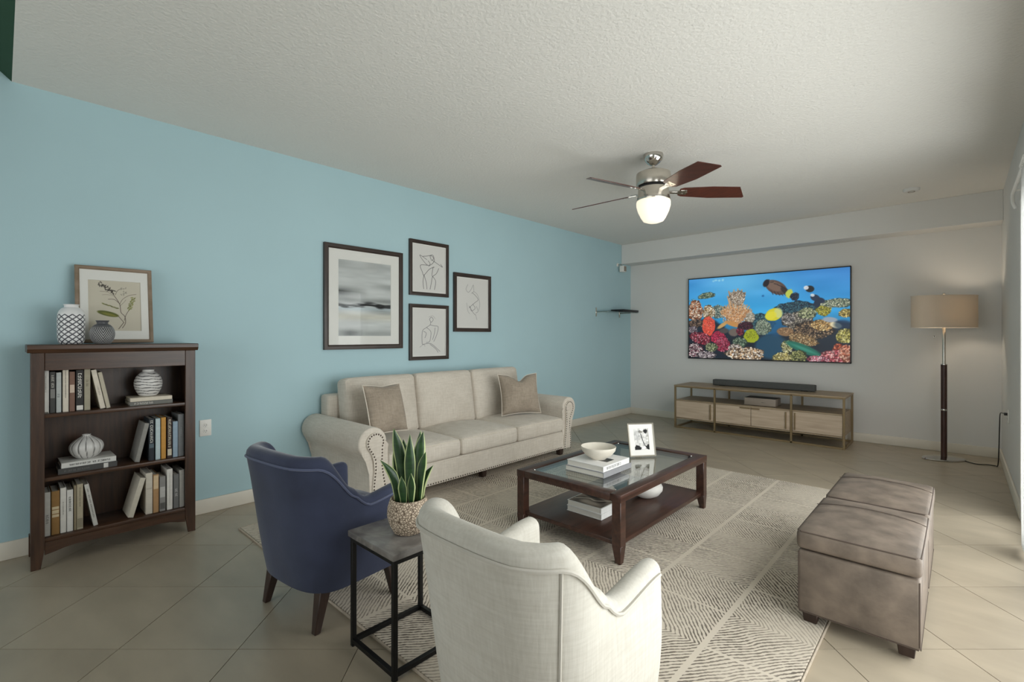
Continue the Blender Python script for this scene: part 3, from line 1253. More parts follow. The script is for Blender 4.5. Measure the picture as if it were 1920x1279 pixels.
def flat_book(label, group, loc, rz, t, d, h, col, text=None, band=None, seed=0):
    """lying book: spine facing +x, length along y from loc.y"""
    # rotate upright book about x by -90: z->y, y->-z ; lift by t
    o = book(label, group, (loc[0], loc[1], loc[2] + t), (R(-90), 0, rz), t, d, h, col, text, band, seed)
    return o


flat_book('grey book lying under a cream book on the top shelf of the bookcase', 'books lying under the striped round vase', (XS, .552, .8612), R(0), .0255, .20, .222, '#6d6d68', (.1, .55, '#cfccc4', .5), None, 41)
flat_book('cream book lying directly beneath the striped round vase', 'books lying under the striped round vase', (XS, .554, .887), R(0), .0235, .185, .217, '#d2c9b8', None, None, 42)

G2 = 'books standing on the middle shelf of the bookcase'
Z2 = .5032
MID = [
    (.648, .676, .771, '#22282f', (.42, .95, '#d9d8d2', .5), [(.30, .40, '#55656e')], 'black book with white lettering, behind the leaning dark book on the middle shelf'),
    (.682, .708, .768, '#a9bcc0', None, [(.03, .97, '#b7c7ca')], 'light blue-grey book standing on the middle shelf'),
    (.712, .738, .771, '#bf8c3f', None, None, 'mustard yellow book standing on the middle shelf'),
    (.744, .771, .767, '#3a2a26', (.26, .95, '#d8cfb9', .55), [(.06, .22, '#c9c0aa')], 'dark brown book with large cream lettering on the middle shelf'),
    (.775, .803, .737, '#8fa3b3', None, None, 'short slate blue book on the middle shelf'),
    (.805, .837, .781, '#77797a', (.5, .7, '#a6a8a8', .2), None, 'tall grey book at the right end of the middle shelf'),
]
for k, (ya, yb, zt, c, tx, bd, lab) in enumerate(MID):
    book(lab, G2, (XS, ya, Z2), (0, 0, 0), yb - ya - .001, .165 + .012 * (k % 3), zt - Z2, c, tx, bd, 50 + k)
book('grey-edged dark book leaning right on the middle shelf', G2, (XS, .5765, Z2 + .0065), (R(-12.0), 0, 0), .0235, .19, .243, '#8d8b86', None, None, 61)
flat_book('dark grey book lying at the bottom of the stack on the middle shelf', 'books lying under the ribbed pumpkin vase', (XS + .004, .226, Z2), R(0), .032, .21, .264, '#4a4948', (.1, .5, '#6f6e6c', .3), [(.76, .84, '#cfcdc8')], 62)
flat_book('white book with black spine lettering lying under the ribbed pumpkin vase', 'books lying under the ribbed pumpkin vase', (XS, .240, Z2 + .032), R(1.0), .030, .20, .246, '#d8d7d3', (.14, .86, '#2c2b2a', .34), None, 63)

G3 = 'books standing on the bottom shelf of the bookcase'
Z3 = .1652
BOT = [
    (.170, .196, .413, '#c3c0ba', (.28, .48, '#6a6762', .45), None, 'light grey book at the left end of the bottom shelf'),
    (.199, .234, .413, '#96713f', None, [(.40, .46, '#d9c7a4'), (.48, .56, '#d9c7a4'), (.58, .64, '#d9c7a4')], 'ochre book with three pale spine labels on the bottom shelf'),
    (.236, .262, .424, '#dcd9d2', (.40, .68, '#a09c94', .2), None, 'taller white book next to the ochre book on the bottom shelf'),
    (.264, .291, .406, '#dcdad5', (.48, .82, '#3c3a38', .35), None, 'white book with black lettering halfway up its spine on the bottom shelf'),
    (.294, .306, .427, '#8e8269', None, None, 'thin khaki book on the bottom shelf'),
    (.307, .335, .430, '#b0a68f', (.5, .92, '#5f5846', .18), [(.04, .24, '#8e8672')], 'thick beige-khaki book, last upright of the left group on the bottom shelf'),
    (.632, .667, .426, '#cfc8ba', None, [(.60, .64, '#bdb5a6')], 'thick cream book behind the leaning cream book on the bottom shelf'),
    (.670, .700, .409, '#b08a60', None, [(.62, .97, '#d6bd98')], 'two-tone tan book on the bottom shelf'),
    (.704, .736, .389, '#8c8a87', None, [(.40, .70, '#bdbbb8'), (.06, .24, '#5c5a58')], 'short grey mottled book on the bottom shelf'),
    (.743, .774, .429, '#dcd9d3', (.1, .9, '#a8a49d', .12), None, 'tall white book standing second group of the bottom shelf, by the grey pair'),
    (.779, .809, .388, '#6e6e6d', (.35, .55, '#c7c5c1', .4), None, 'dark grey book next to last on the right of the bottom shelf'),
    (.812, .838, .410, '#b7b4ae', None, None, 'silvery grey book at the right end of the bottom shelf'),
]
for k, (ya, yb, zt, c, tx, bd, lab) in enumerate(BOT):
    book(lab, G3, (XS, ya, Z3), (0, 0, 0), yb - ya - .001, .165 + .012 * (k % 4), zt - Z3, c, tx, bd, 70 + k)
book('thin white book leaning left in the middle of the bottom shelf', G3, (XS, .381, Z3 + .0005), (R(9.5), 0, 0), .0205, .17, .258, '#cccac4', (.2, .9, '#6b6862', .3), None, 91)
book('cream hardback leaning right in the middle of the bottom shelf', G3, (XS + .006, .541, Z3 + .0075), (R(-15), 0, 0), .0275, .20, .242, '#cdc6b7', None, None, 92)


# ------------------------------------------------------------------ vases
def vase(name, label, loc, prof, colfn, rfn=None, n=96, m=88, mat=None, rough=.5):
    """lathe with per-vertex glaze colour; rfn(theta,t,z)->radius factor"""
    P = spline(prof, 10)
    # resample by arc length
    P = np.array(P)
    seg = np.r_[0, np.cumsum(np.hypot(*np.diff(P, axis=0).T))]
    s = np.linspace(0, seg[-1], m)
    r_ = np.interp(s, seg, P[:, 0]); z_ = np.interp(s, seg, P[:, 1])
    th = np.arange(n) * 2 * PI / n
    verts, cols = [], []
    for i in range(m):
        for j in range(n):
            f = rfn(th[j], i / (m - 1), z_[i]) if rfn else 1.
            verts.append((r_[i] * f * math.cos(th[j]), r_[i] * f * math.sin(th[j]), z_[i]))
            cols.append(colfn(th[j], i / (m - 1), z_[i]))
    faces = [(i * n + j, i * n + (j + 1) % n, (i + 1) * n + (j + 1) % n, (i + 1) * n + j) for i in range(m - 1) for j in range(n)]
    faces.append(tuple(range(n - 1, -1, -1)))
    faces.append(tuple((m - 1) * n + j for j in range(n)))
    me = bpy.data.meshes.new(name)
    me.from_pydata(verts, [], faces)
    at = me.color_attributes.new('Col', 'FLOAT_COLOR', 'POINT')
    c4 = np.ones((len(verts), 4)); c4[:, :3] = lin_arr(np.array(cols))
    at.data.foreach_set('color', c4.ravel().astype(np.float32))
    me.materials.append(m_glaze)
    me.shade_smooth()
    o = bpy.data.objects.new(name, me)
    COL.objects.link(o)
    o.location = loc
    tag(o, label, 'vase')
    return o


WHITE, DARK = hexc('#e6e6e6'), hexc('#2a2c38')


def diamond(th, t, z, k=11, zs=62.):
    a = th * k / (2 * PI) + z * zs
    c = th * k / (2 * PI) - z * zs
    return min(abs(a - round(a)), abs(c - round(c))) * 2


def v1c(th, t, z):
    if z > .178 or t > .86:
        return WHITE * .96
    d = diamond(th, t, z, 11, 34.)
    k = max(0, min(1, (.30 - d) / .12))
    return WHITE * (1 - k) + DARK * k


def v1r(th, t, z):
    if z > .178 or t > .86:
        return 1.
    d = diamond(th, t, z, 11, 34.)
    return 1 - .03 * max(0, min(1, (.36 - d) / .2))


T0 = 1.25
vase('vase', 'tall white vase with dark diamond lattice standing on top of the bookcase', (-3.855, .289, T0 + .0006),
     [(.035, 0), (.052, .004), (.061, .03), (.063, .09), (.063, .155), (.058, .19), (.044, .212), (.034, .218), (.033, .228), (.036, .236), (.031, .234), (.029, .215)], v1c, v1r, n=180, m=130)

G_, GL = hexc('#29292b'), hexc('#b4b4b4')


def v2c(th, t, z):
    if z > .104 or t > .8:
        return hexc('#55565a') * .95
    q = 4
    a = th * q / PI
    side = int(math.floor(a)) % 2
    d = (a - math.floor(a)) * .075 * (1 if side else -1) + z * .9
    f = d / .0165
    f = abs(f - round(f)) * 2
    k = max(0, min(1, (f - .50) / .22))
    return G_ * (1 - k) + GL * k


def v2r(th, t, z):
    c = v2c(th, t, z)
    return 1 - .03 * (1 - max(0, min(1, (c[0] - .16) / .5))) if z < .104 else 1.


vase('vase', 'small squat charcoal vase with pale diagonal ribs in front of the botanical print', (-3.80, .424, T0 + .0006),
     [(.026, 0), (.036, .003), (.052, .025), (.060, .06), (.055, .092), (.040, .114), (.028, .122), (.027, .131), (.033, .142), (.028, .141), (.024, .125)], v2c, v2r, n=220, m=110)


def v3c(th, t, z):
    f = z / .0185 + .5 * math.sin(th * 1.0) * .5 + .12 * math.sin(th * 5 + z * 90)
    d = abs(f - round(f)) * 2
    k = max(0, min(1, (.26 - d) / .10)) if .015 < z < .150 and t < .85 else 0
    return hexc('#d9d7d4') * (1 - k) + hexc('#302e2e') * k


vase('vase', 'round white vase with thin dark horizontal stripes on the top shelf', (-3.862, .659, .9106),
     [(.028, 0), (.044, .003), (.058, .022), (.072, .055), (.075, .088), (.066, .122), (.046, .148), (.032, .158), (.032, .170), (.028, .170), (.027, .15)], v3c,
     lambda th, t, z: 1 - .02 * (v3c(th, t, z)[0] < .6))


def v4r(th, t, z):
    k = 13
    tw = th * k / (2 * PI) + .25 * math.sin(z * 20)
    d = abs(tw - round(tw)) * 2
    return 1 - .10 * max(0, 1 - d / .35) ** 1.5 * min(1, (.14 - z) / .03 if z < .14 else 0)


def v4c(th, t, z):
    k = 13
    tw = th * k / (2 * PI) + .25 * math.sin(z * 20)
    d = abs(tw - round(tw)) * 2
    f = max(0, min(1, (.16 - d) / .10))
    if z > .135:
        f = 0
    return hexc('#d7d5d2') * (1 - f) + hexc('#4a4846') * f


vase('vase', 'ribbed white pumpkin-shaped vase on two stacked books on the middle shelf', (-3.862, .357, Z2 + .0622),
     [(.026, 0), (.042, .002), (.066, .024), (.080, .058), (.074, .088), (.050, .112), (.028, .126), (.019, .134), (.021, .140), (.015, .139), (.013, .125)], v4c, v4r)


# ------------------------------------------------------------------ framed pictures
def framed(name, label, loc, rot, w, h, mw, dep, frame_m, canvas, pw, ph, pz=0., glass=True, group=None, tilt_part=None):
    """origin at the centre of the back; faces local -Y"""
    t = thing(name, label, 'picture', loc, rot, group)
    b = B()
    hw, hh = w / 2, h / 2
    prof = [(0, 0), (0, -dep), (mw * .25, -dep - .002), (mw * .7, -dep), (mw, -dep * .72), (mw, 0)]   # (inwards, y)
    cs = [(-1, -1), (1, -1), (1, 1), (-1, 1)]
    rings = [[(sx * (hw - a), y, sz * (hh - a)) for a, y in prof] for sx, sz in cs]
    b.loft(rings, closed=True, ringloop=True)
    b.obj('frame', frame_m, t, ang=25)
    b = B()
    iw, ih = hw - mw + .003, hh - mw + .003
    y0, y1 = -dep * .62, -dep * .62 + .004
    a, c = pw / 2, ph / 2
    b.box(-iw, -a, y0, y1, -ih, ih); b.box(a, iw, y0, y1, -ih, ih)
    b.box(-a, a, y0, y1, pz + c, ih); b.box(-a, a, y0, y1, -ih, pz - c)
    b.obj('mat_board', m_matboard, t, smooth=False)
    picture('print', canvas.a, pw + .004, ph + .004, m_print, t, (0, y1 + .001, pz), (0, 0, 0))
    b = B(); b.box(-hw + mw * .5, hw - mw * .5, -.002, -.0005, -hh + mw * .5, hh - mw * .5)
    b.obj('backing', frame_m, t, smooth=False)
    if glass:
        b = B(); b.box(-iw + .001, iw - .001, y0 - .0055, y0 - .0035, -ih + .001, ih - .001)
        b.obj('glass', m_pane, t, smooth=False)
    return t


# abstract grey landscape
cv = Canvas(150, 200, '#c9cbca')
n1 = smooth_noise(200, 150, 16, 3, 1); n2 = smooth_noise(200, 150, 40, 5, 2); n3 = smooth_noise(200, 150, 70, 9, 3)
V = cv.Y / cv.H; Uu = cv.X / cv.W
base = .80 + .10 * (n1 - .5) + .05 * (n2 - .5)
base += -.10 * np.exp(-((V - .06) / .08) ** 2)
base += -.38 * np.exp(-((V - .42) / .055) ** 2) * np.clip(1.15 - Uu * 2.1, 0, 1) * (.6 + .8 * n1)
base += -.16 * np.exp(-((V - .33) / .05) ** 2) * np.clip(Uu * 2 - 1.1, 0, 1)
base += -.20 * np.exp(-((V - .52) / .035) ** 2)
base += -.22 * np.exp(-((V - .67) / .035) ** 2) * np.clip(Uu * 2 - .9, 0, 1) * (.5 + n2)
base += -.34 * np.exp(-((V - .955) / .045) ** 2) * np.clip(1.0 - np.abs(Uu - .22) / .24, 0, 1)
base += -.18 * np.exp(-((V - .97) / .06) ** 2) * (.4 + n1 * .6)
hl = .585 + .012 * np.sin(Uu * 9) + .03 * (n3 - .5)
blk = np.clip(1.5 - np.abs(V - hl) / (.013 + .016 * n2), 0, 1) * np.clip((n3 + n2) * 1.4 - .35 + .5 * np.clip(1.2 - np.abs(Uu - .72) / .2, 0, 1), 0, 1)
tint = np.stack([base - .012, base, base - .004], -1)
warm = np.exp(-((V - .74) / .05) ** 2)[..., None] * np.array([.01, -.01, -.05])
cool = np.exp(-((V - .63) / .03) ** 2)[..., None] * np.array([-.05, -.02, .0])
cv.a = np.clip(tint + warm + cool, .04, .95)
cv.blend(np.clip(blk, 0, 1), '#17181a')
WX = XL
framed('wall_picture', 'large dark-framed abstract grey seascape print on the blue wall above the sofa', (WX, 2.32, 1.648), (0, 0, R(90)), .80, .938, .042, .03, m_frame_dark, cv, .535, .685, -.005, True)


def sketch(strokes, W=130, H=190, col='#262428', w=1.5):
    c = Canvas(W, H, '#dedbd7')
    for st in strokes:
        pts, al = st if isinstance(st, tuple) else (st, .9)
        c.line(spline(pts, 6), w, col, al)
    return c


s_top = sketch([
    [(.42, .30), (.20, .22), (.34, .36), (.46, .42), (.58, .38), (.66, .28), (.56, .20), (.42, .22), (.30, .24)],
    [(.52, .20), (.60, .18), (.64, .24), (.58, .30), (.54, .26), (.52, .20)],
    [(.60, .30), (.76, .36), (.92, .42), (.86, .36)], [(.44, .42), (.22, .44), (.28, .58), (.33, .64), (.50, .50), (.66, .44)],
    [(.33, .64), (.30, .78), (.32, .94)], [(.33, .64), (.40, .80), (.42, .94)], [(.62, .44), (.58, .62), (.64, .68), (.70, .76), (.66, .94)],
    [(.80, .46), (.72, .58), (.60, .66), (.56, .80), (.52, .94)], [(.46, .32), (.52, .38), (.48, .44)]])
s_bot = sketch([
    ([(.48, .17), (.60, .14), (.68, .20)], .35), [(.50, .22), (.56, .17), (.62, .22), (.56, .28), (.50, .22)], [(.54, .28), (.52, .34), (.40, .40), (.28, .48), (.27, .72), (.29, .76)],
    [(.52, .34), (.66, .36), (.78, .38), (.74, .54), (.64, .70)], [(.68, .40), (.66, .52), (.60, .66)], [(.42, .40), (.54, .48), (.54, .60), (.50, .70), (.40, .72)],
    [(.32, .48), (.40, .52), (.36, .62)], [(.29, .76), (.50, .74), (.62, .78), (.84, .92)], [(.52, .76), (.70, .86), (.78, .94)], ([(.20, .82), (.32, .76), (.36, .80)], .4)], col='#55535a')
s_right = sketch([
    ([(.34, .12), (.28, .22), (.36, .28), (.46, .20), (.52, .12), (.54, .26)], .5), ([(.48, .28), (.60, .34), (.68, .42), (.58, .48), (.44, .56), (.38, .60)], .9),
    ([(.46, .30), (.54, .26), (.66, .32), (.74, .50), (.70, .64)], .45), ([(.38, .56), (.52, .70), (.60, .74)], .8), ([(.50, .52), (.58, .60), (.46, .66), (.42, .58)], .8),
    ([(.30, .50), (.34, .66), (.40, .72)], .4), ([(.60, .74), (.64, .84)], .5), ([(.62, .56), (.68, .66), (.60, .70)], .6)], col='#454247', w=1.3)
FG = None
framed('wall_picture', 'small dark-framed line drawing of two standing figures, upper of the two stacked pictures', (WX, 3.055, 1.997), (0, 0, R(90)), .50, .566, .036, .026, m_frame_dark, s_top, .40, .47)
framed('wall_picture', 'small dark-framed line drawing of a seated figure, lower of the two stacked pictures', (WX, 3.055, 1.339), (0, 0, R(90)), .50, .572, .036, .026, m_frame_dark, s_bot, .40, .475)
framed('wall_picture', 'small dark-framed faint line drawing hung alone to the right of the stacked pair', (WX, 3.662, 1.672), (0, 0, R(90)), .56, .65, .042, .026, m_frame_dark, s_right, .45, .54)

# botanical print leaning on the bookcase
c = Canvas(150, 165, '#cdc5b4')
st = '#4b3a34'
c.line(spline([(.62, .93), (.68, .83), (.67, .70), (.60, .62), (.58, .46), (.47, .28), (.36, .12)], 8), 1.6, st)
c.line(spline([(.55, .95), (.65, .82)], 4), 1.6, st)
c.line(spline([(.65, .82), (.55, .70), (.50, .68)], 4), 1.5, st)
c.line(spline([(.66, .78), (.70, .66), (.78, .54)], 5), 1.3, st)
c.line(spline([(.58, .46), (.64, .36), (.76, .28), (.90, .25)], 6), 1.2, st, .8)
c.line(spline([(.58, .50), (.66, .42), (.70, .37)], 4), 1., st, .6)
c.line(spline([(.50, .28), (.54, .20), (.59, .16)], 4), 1.2, st, .8)
c.line(spline([(.58, .45), (.48, .37), (.37, .37)], 5), 1.4, st, .9)
c.line(spline([(.46, .30), (.36, .23), (.22, .22)], 5), 1., st, .6)
c.line(spline([(.42, .29), (.34, .28), (.26, .29)], 5), .9, st, .5)
c.ell(.36, .655, .20, .048, '#5f6428', .22, 1.5)
c.ell(.38, .668, .14, .022, '#8c8a3a', .26, 1.5, .8)
for k in range(6):
    c.ell(.28 + .05 * k, .462 + .016 * k, .035, .012, '#5e6134' if k % 2 else '#75763f', .5 - .2 * (k % 3), 1, .9)
for k in range(16):
    f = k / 15
    c.ell(.76 + .09 * f + .03 * math.sin(k * 2.4), .56 - .24 * f, .030, .012, '#6f7338' if k % 3 else '#8a8a4a', -1.0 + .9 * (k % 2), 1, .85)
for k in range(26):
    f = k / 25
    c.ell(.20 + .28 * f + .03 * math.sin(k * 1.7), .065 + .17 * f + .03 * math.cos(k * 2.9), .018 + .008 * (k % 3), .010, '#35302c', k * .7, 1, .8)
for k in range(10):
    c.ell(.66 + .05 * math.sin(k * 2.1), .20 + .07 * math.cos(k * 1.3), .012, .02, '#7d786d', k * .5, 1, .5)
TL = math.atan2(.085, .50)
bf = framed('leaning_picture', 'botanical twig print in a taupe wooden frame leaning on top of the bookcase', (XL + .072, .506, 1.25 + .247), (-TL * .9, 0, R(90)), .385, .49, .022, .02, m_frame_taupe, c, .262, .325, -.005)

# ------------------------------------------------------------------ television
tvw, tvh = 2.055, 1.215
tv = thing('television', 'large wall-mounted flat television showing a coral reef', 'television', (-2.012, YF, 1.563))
b = B(); b.box(-tvw / 2 + .25, tvw / 2 - .25, -.022, 0, -tvh / 2 + .2, tvh / 2 - .2, .003, 1)
b.obj('wall_mount', m_blackplastic, tv)
b = B(); b.box(-tvw / 2, tvw / 2, -.052, -.02, -tvh / 2, tvh / 2, .004, 2)
b.obj('housing', m_blackplastic, tv)
b = B()
bz = .012
for (x0, x1, z0, z1) in ((-tvw / 2, tvw / 2, tvh / 2 - bz, tvh / 2), (-tvw / 2, tvw / 2, -tvh / 2, -tvh / 2 + bz * 1.3), (-tvw / 2, -tvw / 2 + bz, -tvh / 2, tvh / 2), (tvw / 2 - bz, tvw / 2, -tvh / 2, tvh / 2)):
    b.box(x0, x1, -.056, -.050, z0, z1, .001, 1)
b.obj('bezel', m_blackplastic, tv)
W_, H_ = 380, 222
cv = Canvas(W_, H_, '#1f8fd0')
V = cv.Y / H_; U_ = cv.X / W_
top, mid, low = hexc('#3d8fd6'), hexc('#36a9e4'), hexc('#1d5f8c')
g = np.clip(V / .45, 0, 1)[..., None]
cv.a = top * (1 - g) + mid * g
g2 = np.clip((V - .45) / .4, 0, 1)[..., None]
cv.a = cv.a * (1 - g2) + hexc('#123a55') * g2
gl = np.exp(-(((U_ - .36) / .28) ** 2 + ((V - .05) / .22) ** 2))[..., None]
cv.a = cv.a * (1 - .55 * gl) + hexc('#7fd6f7') * .55 * gl
dk = np.clip((U_ - .62) * 1.3, 0, 1)[..., None] * np.clip(1 - V * 1.6, 0, 1)[..., None]
cv.a = cv.a * (1 - .45 * dk) + hexc('#2764b8') * .45 * dk
cv.a += (smooth_noise(H_, W_, 14, 6, 5)[..., None] - .5) * .07


def coral(u, v, ru, rv, cols, dot=2.6, dens=1.0, base=None, seed=0, wob=.14, rot=0.):
    r_ = np.random.default_rng(seed)
    m = np.zeros((H_, W_))
    x = cv.X - u * W_; y = cv.Y - v * H_
    c_, s_ = math.cos(rot), math.sin(rot)
    X = (x * c_ + y * s_) / (ru * W_); Y = (-x * s_ + y * c_) / (rv * H_)
    th = np.arctan2(Y, X)
    d = np.sqrt(X * X + Y * Y) * (1 + wob * (np.sin(th * 3 + seed) * .5 + np.sin(th * 7 + seed * 2) * .3 + np.sin(th * 15 + seed) * .2))
    mask = np.clip((1 - d) * min(ru * W_, rv * H_) / 1.5 + .5, 0, 1)
    if base is not None:
        cv.blend(mask, hexc(base) * .62)
    n = int(dens * ru * rv * W_ * H_ * 3.6 / (dot * dot))
    for _ in range(n):
        a = r_.random() * 2 * PI
        q = math.sqrt(r_.random()) * .98
        lx, ly = math.cos(a) * q * ru * W_, math.sin(a) * q * rv * H_
        px, py = u * W_ + lx * c_ - ly * s_, v * H_ + lx * s_ + ly * c_
        i, j = int(round(py)), int(round(px))
        k = int(dot * 1.6 + 2)
        i0, i1, j0, j1 = max(0, i - k), min(H_, i + k + 1), max(0, j - k), min(W_, j + k + 1)
        if i0 >= i1 or j0 >= j1:
            continue
        if not (0 <= i < H_ and 0 <= j < W_) or mask[i, j] < .5:
            continue
        yy, xx = np.mgrid[i0:i1, j0:j1]
        dd = np.hypot(xx - px, yy - py)
        mm = np.clip(dot * r_.uniform(.30, .58) - dd + .6, 0, 1) * .95
        col = hexc(cols[r_.integers(len(cols))])
        col = np.clip(col * r_.uniform(.55, 1.12), 0, 1)
        cv.a[i0:i1, j0:j1] = cv.a[i0:i1, j0:j1] * (1 - mm[..., None]) + col * mm[..., None]


dkb = '#1a1a20'
# far reef silhouettes
coral(.70, .45, .13, .12, ['#3f6f7f', '#5a8d92', '#27485c'], 2.2, .8, '#1c3e58', 1)
coral(.49, .56, .10, .10, ['#4d7d86', '#6f9d98', '#2c5263'], 2.2, .8, '#1f4a63', 2)
coral(.13, .215, .062, .038, ['#9fb38a', '#6f8a72', '#c9cfa8'], 2., 1., '#48675e', 3, rot=-.12)
coral(.03, .28, .03, .03, ['#9fc0b8', '#6f9fa2'], 2., .8, None, 4)
coral(.22, .42, .06, .08, ['#b9c4b0', '#8fa79b', '#d8d6c0'], 2.2, .9, '#5f7f7e', 5)
# dark floor of the reef
for (u, v, ru, rv) in ((.2, .95, .35, .30), (.55, .95, .3, .26), (.85, .85, .30, .30), (.1, .7, .16, .2), (.42, .80, .14, .14)):
    cv.ell(u, v, ru, rv, '#17202c', 0, 6, .92, .1, 3)
cv.ell(.56, .84, .10, .14, '#1f4c66', 0, 8, .9)
cv.ell(.60, .60, .07, .12, '#17557f', 0, 8, .8)
# fan coral
for k in range(46):
    a = -PI / 2 + (k / 45 - .5) * 1.9
    L_ = .36 + .05 * math.sin(k * 1.9) if abs(a + PI / 2) < .35 else .235 + .03 * math.sin(k * 2.3)
    e = (.335 + math.cos(a) * L_ * .52, .585 + math.sin(a) * L_ * 1.05)
    m_ = (.335 + math.cos(a) * L_ * .26 + .006 * math.sin(k * 5), .585 + math.sin(a) * L_ * .5)
    cv.line([(.335, .60), m_, e], 3.4, ['#d29a63', '#e0b382', '#c98850'][k % 3], .8)
coral(.335, .47, .105, .13, ['#d9a06a', '#e6c09a', '#b87747', '#f0d9bd'], 2.2, .9, None, 6)
coral(.345, .26, .055, .085, ['#e8dcc6', '#cdb79c', '#a98e78', '#f4ede0'], 2.2, 1.2, '#b79f86', 7)
coral(.43, .50, .03, .06, ['#ece4d2', '#cfc9b5'], 2.2, 1., '#c9b99c', 8)
cv.ell(.245, .585, .045, .022, '#c79f62', -.6, 2)
cv.ell(.315, .575, .055, .028, '#c58f52', .35, 2)
# left corals
coral(.045, .40, .060, .13, ['#f3dcc2', '#e7b58d', '#fff0df', '#c97d55'], 3.2, 1.1, '#a5623f', 9)
coral(.145, .42, .045, .085, ['#f6e6c8', '#e6c58e', '#fff6e2'], 3.0, 1.1, '#b58a55', 10)
coral(.06, .56, .07, .05, ['#7b6250', '#a88a70'], 2.6, .8, '#3b2f30', 11)
cv.ell(.145, .60, .046, .125, '#e2523d', .05, 2, 1, .08, 4)
coral(.145, .58, .040, .105, ['#f0705a', '#e85a44', '#f79078', '#d2402f'], 2.4, 1., None, 12)
coral(.03, .64, .035, .05, ['#c9c0c4', '#8f7f88'], 2.4, 1., '#4d3f49', 13)
coral(.085, .745, .080, .075, ['#b8364c', '#8f1f38', '#e8b6bd', '#d05a6c'], 2.6, 1.1, '#6d1a30', 14, rot=.25)
coral(.215, .74, .052, .080, ['#d8315a', '#e85078', '#b92048'], 2.2, 1.1, '#c22a50', 15)
coral(.245, .82, .050, .095, ['#c93a5c', '#9a2343', '#e98aa0'], 2.2, 1.1, '#8d1f3e', 16)
coral(.045, .90, .065, .09, ['#e8dcd8', '#b07f88', '#7a3a4c', '#fff3ee'], 2.8, 1.1, '#3e1d2b', 17)
coral(.165, .86, .045, .055, ['#a9b08a', '#cfd3a8', '#7c8a5e'], 2.2, 1., '#4d5a3c', 18)
coral(.13, .96, .07, .05, ['#b9adb2', '#e0d5d4'], 2.6, .9, '#55474f', 19)
for (u, v, ru, rv, cc) in ((.255, .655, .032, .032, '#4d4a48'), (.32, .675, .033, .048, '#6d625a')):
    cv.ell(u, v, ru, rv, cc, 0, 3, 1, .05, 2)
coral(.365, .66, .026, .055, ['#8f2a44', '#b94a60'], 2.2, .9, '#5c1b30', 20)
coral(.40, .60, .05, .05, ['#5a2038', '#7f3b52', '#2f1524'], 2.2, .8, '#331525', 21)
cv.ell(.436, .72, .048, .080, '#9fab1f', 0, 2, 1, .07, 6)
coral(.436, .70, .038, .055, ['#c0c932', '#aab428', '#8c9a1c'], 2.2, .8, None, 22)
coral(.51, .62, .05, .09, ['#a9b9a0', '#8fa389', '#c9d2b8'], 2.2, 1.1, '#6e8473', 23)
coral(.36, .80, .050, .065, ['#7f9a80', '#a9bd9f', '#4c6650'], 2.2, 1., '#3a5244', 24)
coral(.33, .87, .045, .06, ['#e8ded4', '#cdbba8', '#fff8f0'], 3., 1.1, '#6e5c50', 25)
coral(.395, .935, .125, .085, ['#f6e6cf', '#f0d0a8', '#fff8ea', '#e2b98a'], 3.6, 1.25, '#8a6a50', 26)
# right side
cv.ell(.575, .475, .052, .070, '#d7cf2c', -.35, 2, 1, .04, 8)
cv.ell(.605, .455, .025, .060, '#cfd9a0', -.2, 3, .7)
cv.ell(.56, .485, .035, .045, '#e6dd3c', -.35, 3, .8)
coral(.72, .55, .09, .10, ['#c9c0a8', '#8d8578', '#e6dcc6', '#5d564f'], 2.4, 1.1, '#4c4742', 27)
coral(.77, .47, .05, .06, ['#b9c08e', '#8d9a70', '#dfe0b5'], 2.2, 1.1, '#5d6a4e', 28)
coral(.66, .52, .04, .06, ['#d7d0c8', '#9d968f'], 2.4, 1., '#5c5a58', 29)
coral(.80, .66, .11, .10, ['#a98a66', '#6d5542', '#d0b088', '#3d322c'], 2.4, 1.1, '#2f2724', 30)
coral(.855, .60, .065, .060, ['#e2b872', '#c99a56', '#f2d69c'], 2.4, 1.2, '#9a7440', 31)
coral(.86, .44, .042, .062, ['#c9c23e', '#aaa630', '#e6df74'], 2.2, 1.1, '#8b8728', 32)
coral(.93, .37, .090, .048, ['#c9d0ac', '#8fa083', '#e8e8c9'], 2.2, 1.1, '#5c7466', 33)
coral(.975, .48, .035, .045, ['#e6d28a', '#c9b050'], 2.2, 1.1, '#8f7c34', 34)
cv.ell(.895, .545, .040, .028, '#9aa6b2', .12, 2)
cv.ell(.925, .605, .032, .030, '#e6d9b0', .3, 2)
cv.ell(.96, .60, .045, .05, '#12304e', 0, 5, .7)
coral(.975, .72, .050, .075, ['#d9cf6a', '#b7ad46', '#f0e9a0'], 2.4, 1.1, '#8a8236', 35)
cv.ell(.645, .67, .050, .050, '#8a6a4a', .05, 2, 1, .04, 3)
coral(.645, .66, .042, .036, ['#a98560', '#7d5f42', '#c7a680'], 1.8, .9, None, 36)
coral(.745, .76, .085, .065, ['#caa878', '#a98554', '#e6cfa4', '#7a5c38'], 2.2, 1.2, '#8f7048', 37, rot=.28)
coral(.655, .84, .034, .075, ['#d2cf94', '#a9a868', '#efecc4'], 2.6, 1.1, '#6f6f42', 38)
cv.ell(.75, .86, .11, .045, '#1f6a58', .42, 3, 1)
cv.ell(.75, .86, .08, .015, '#48a08a', .42, 3, .6)
coral(.72, .95, .05, .075, ['#a3a860', '#cfd08c', '#6c7240'], 2.4, 1.1, '#4d5430', 39)
coral(.625, .965, .055, .060, ['#e2d68e', '#f4ecb8', '#bfb05e'], 2.4, 1.2, '#9b8f4c', 40)
coral(.94, .87, .035, .07, ['#d8603f', '#e98a66', '#a83e28'], 2.4, 1.1, '#8e3622', 41)
coral(.93, .955, .10, .085, ['#f2a0a0', '#e6737c', '#ffd0c8', '#d04f5c'], 3.2, 1.25, '#a8404a', 42)
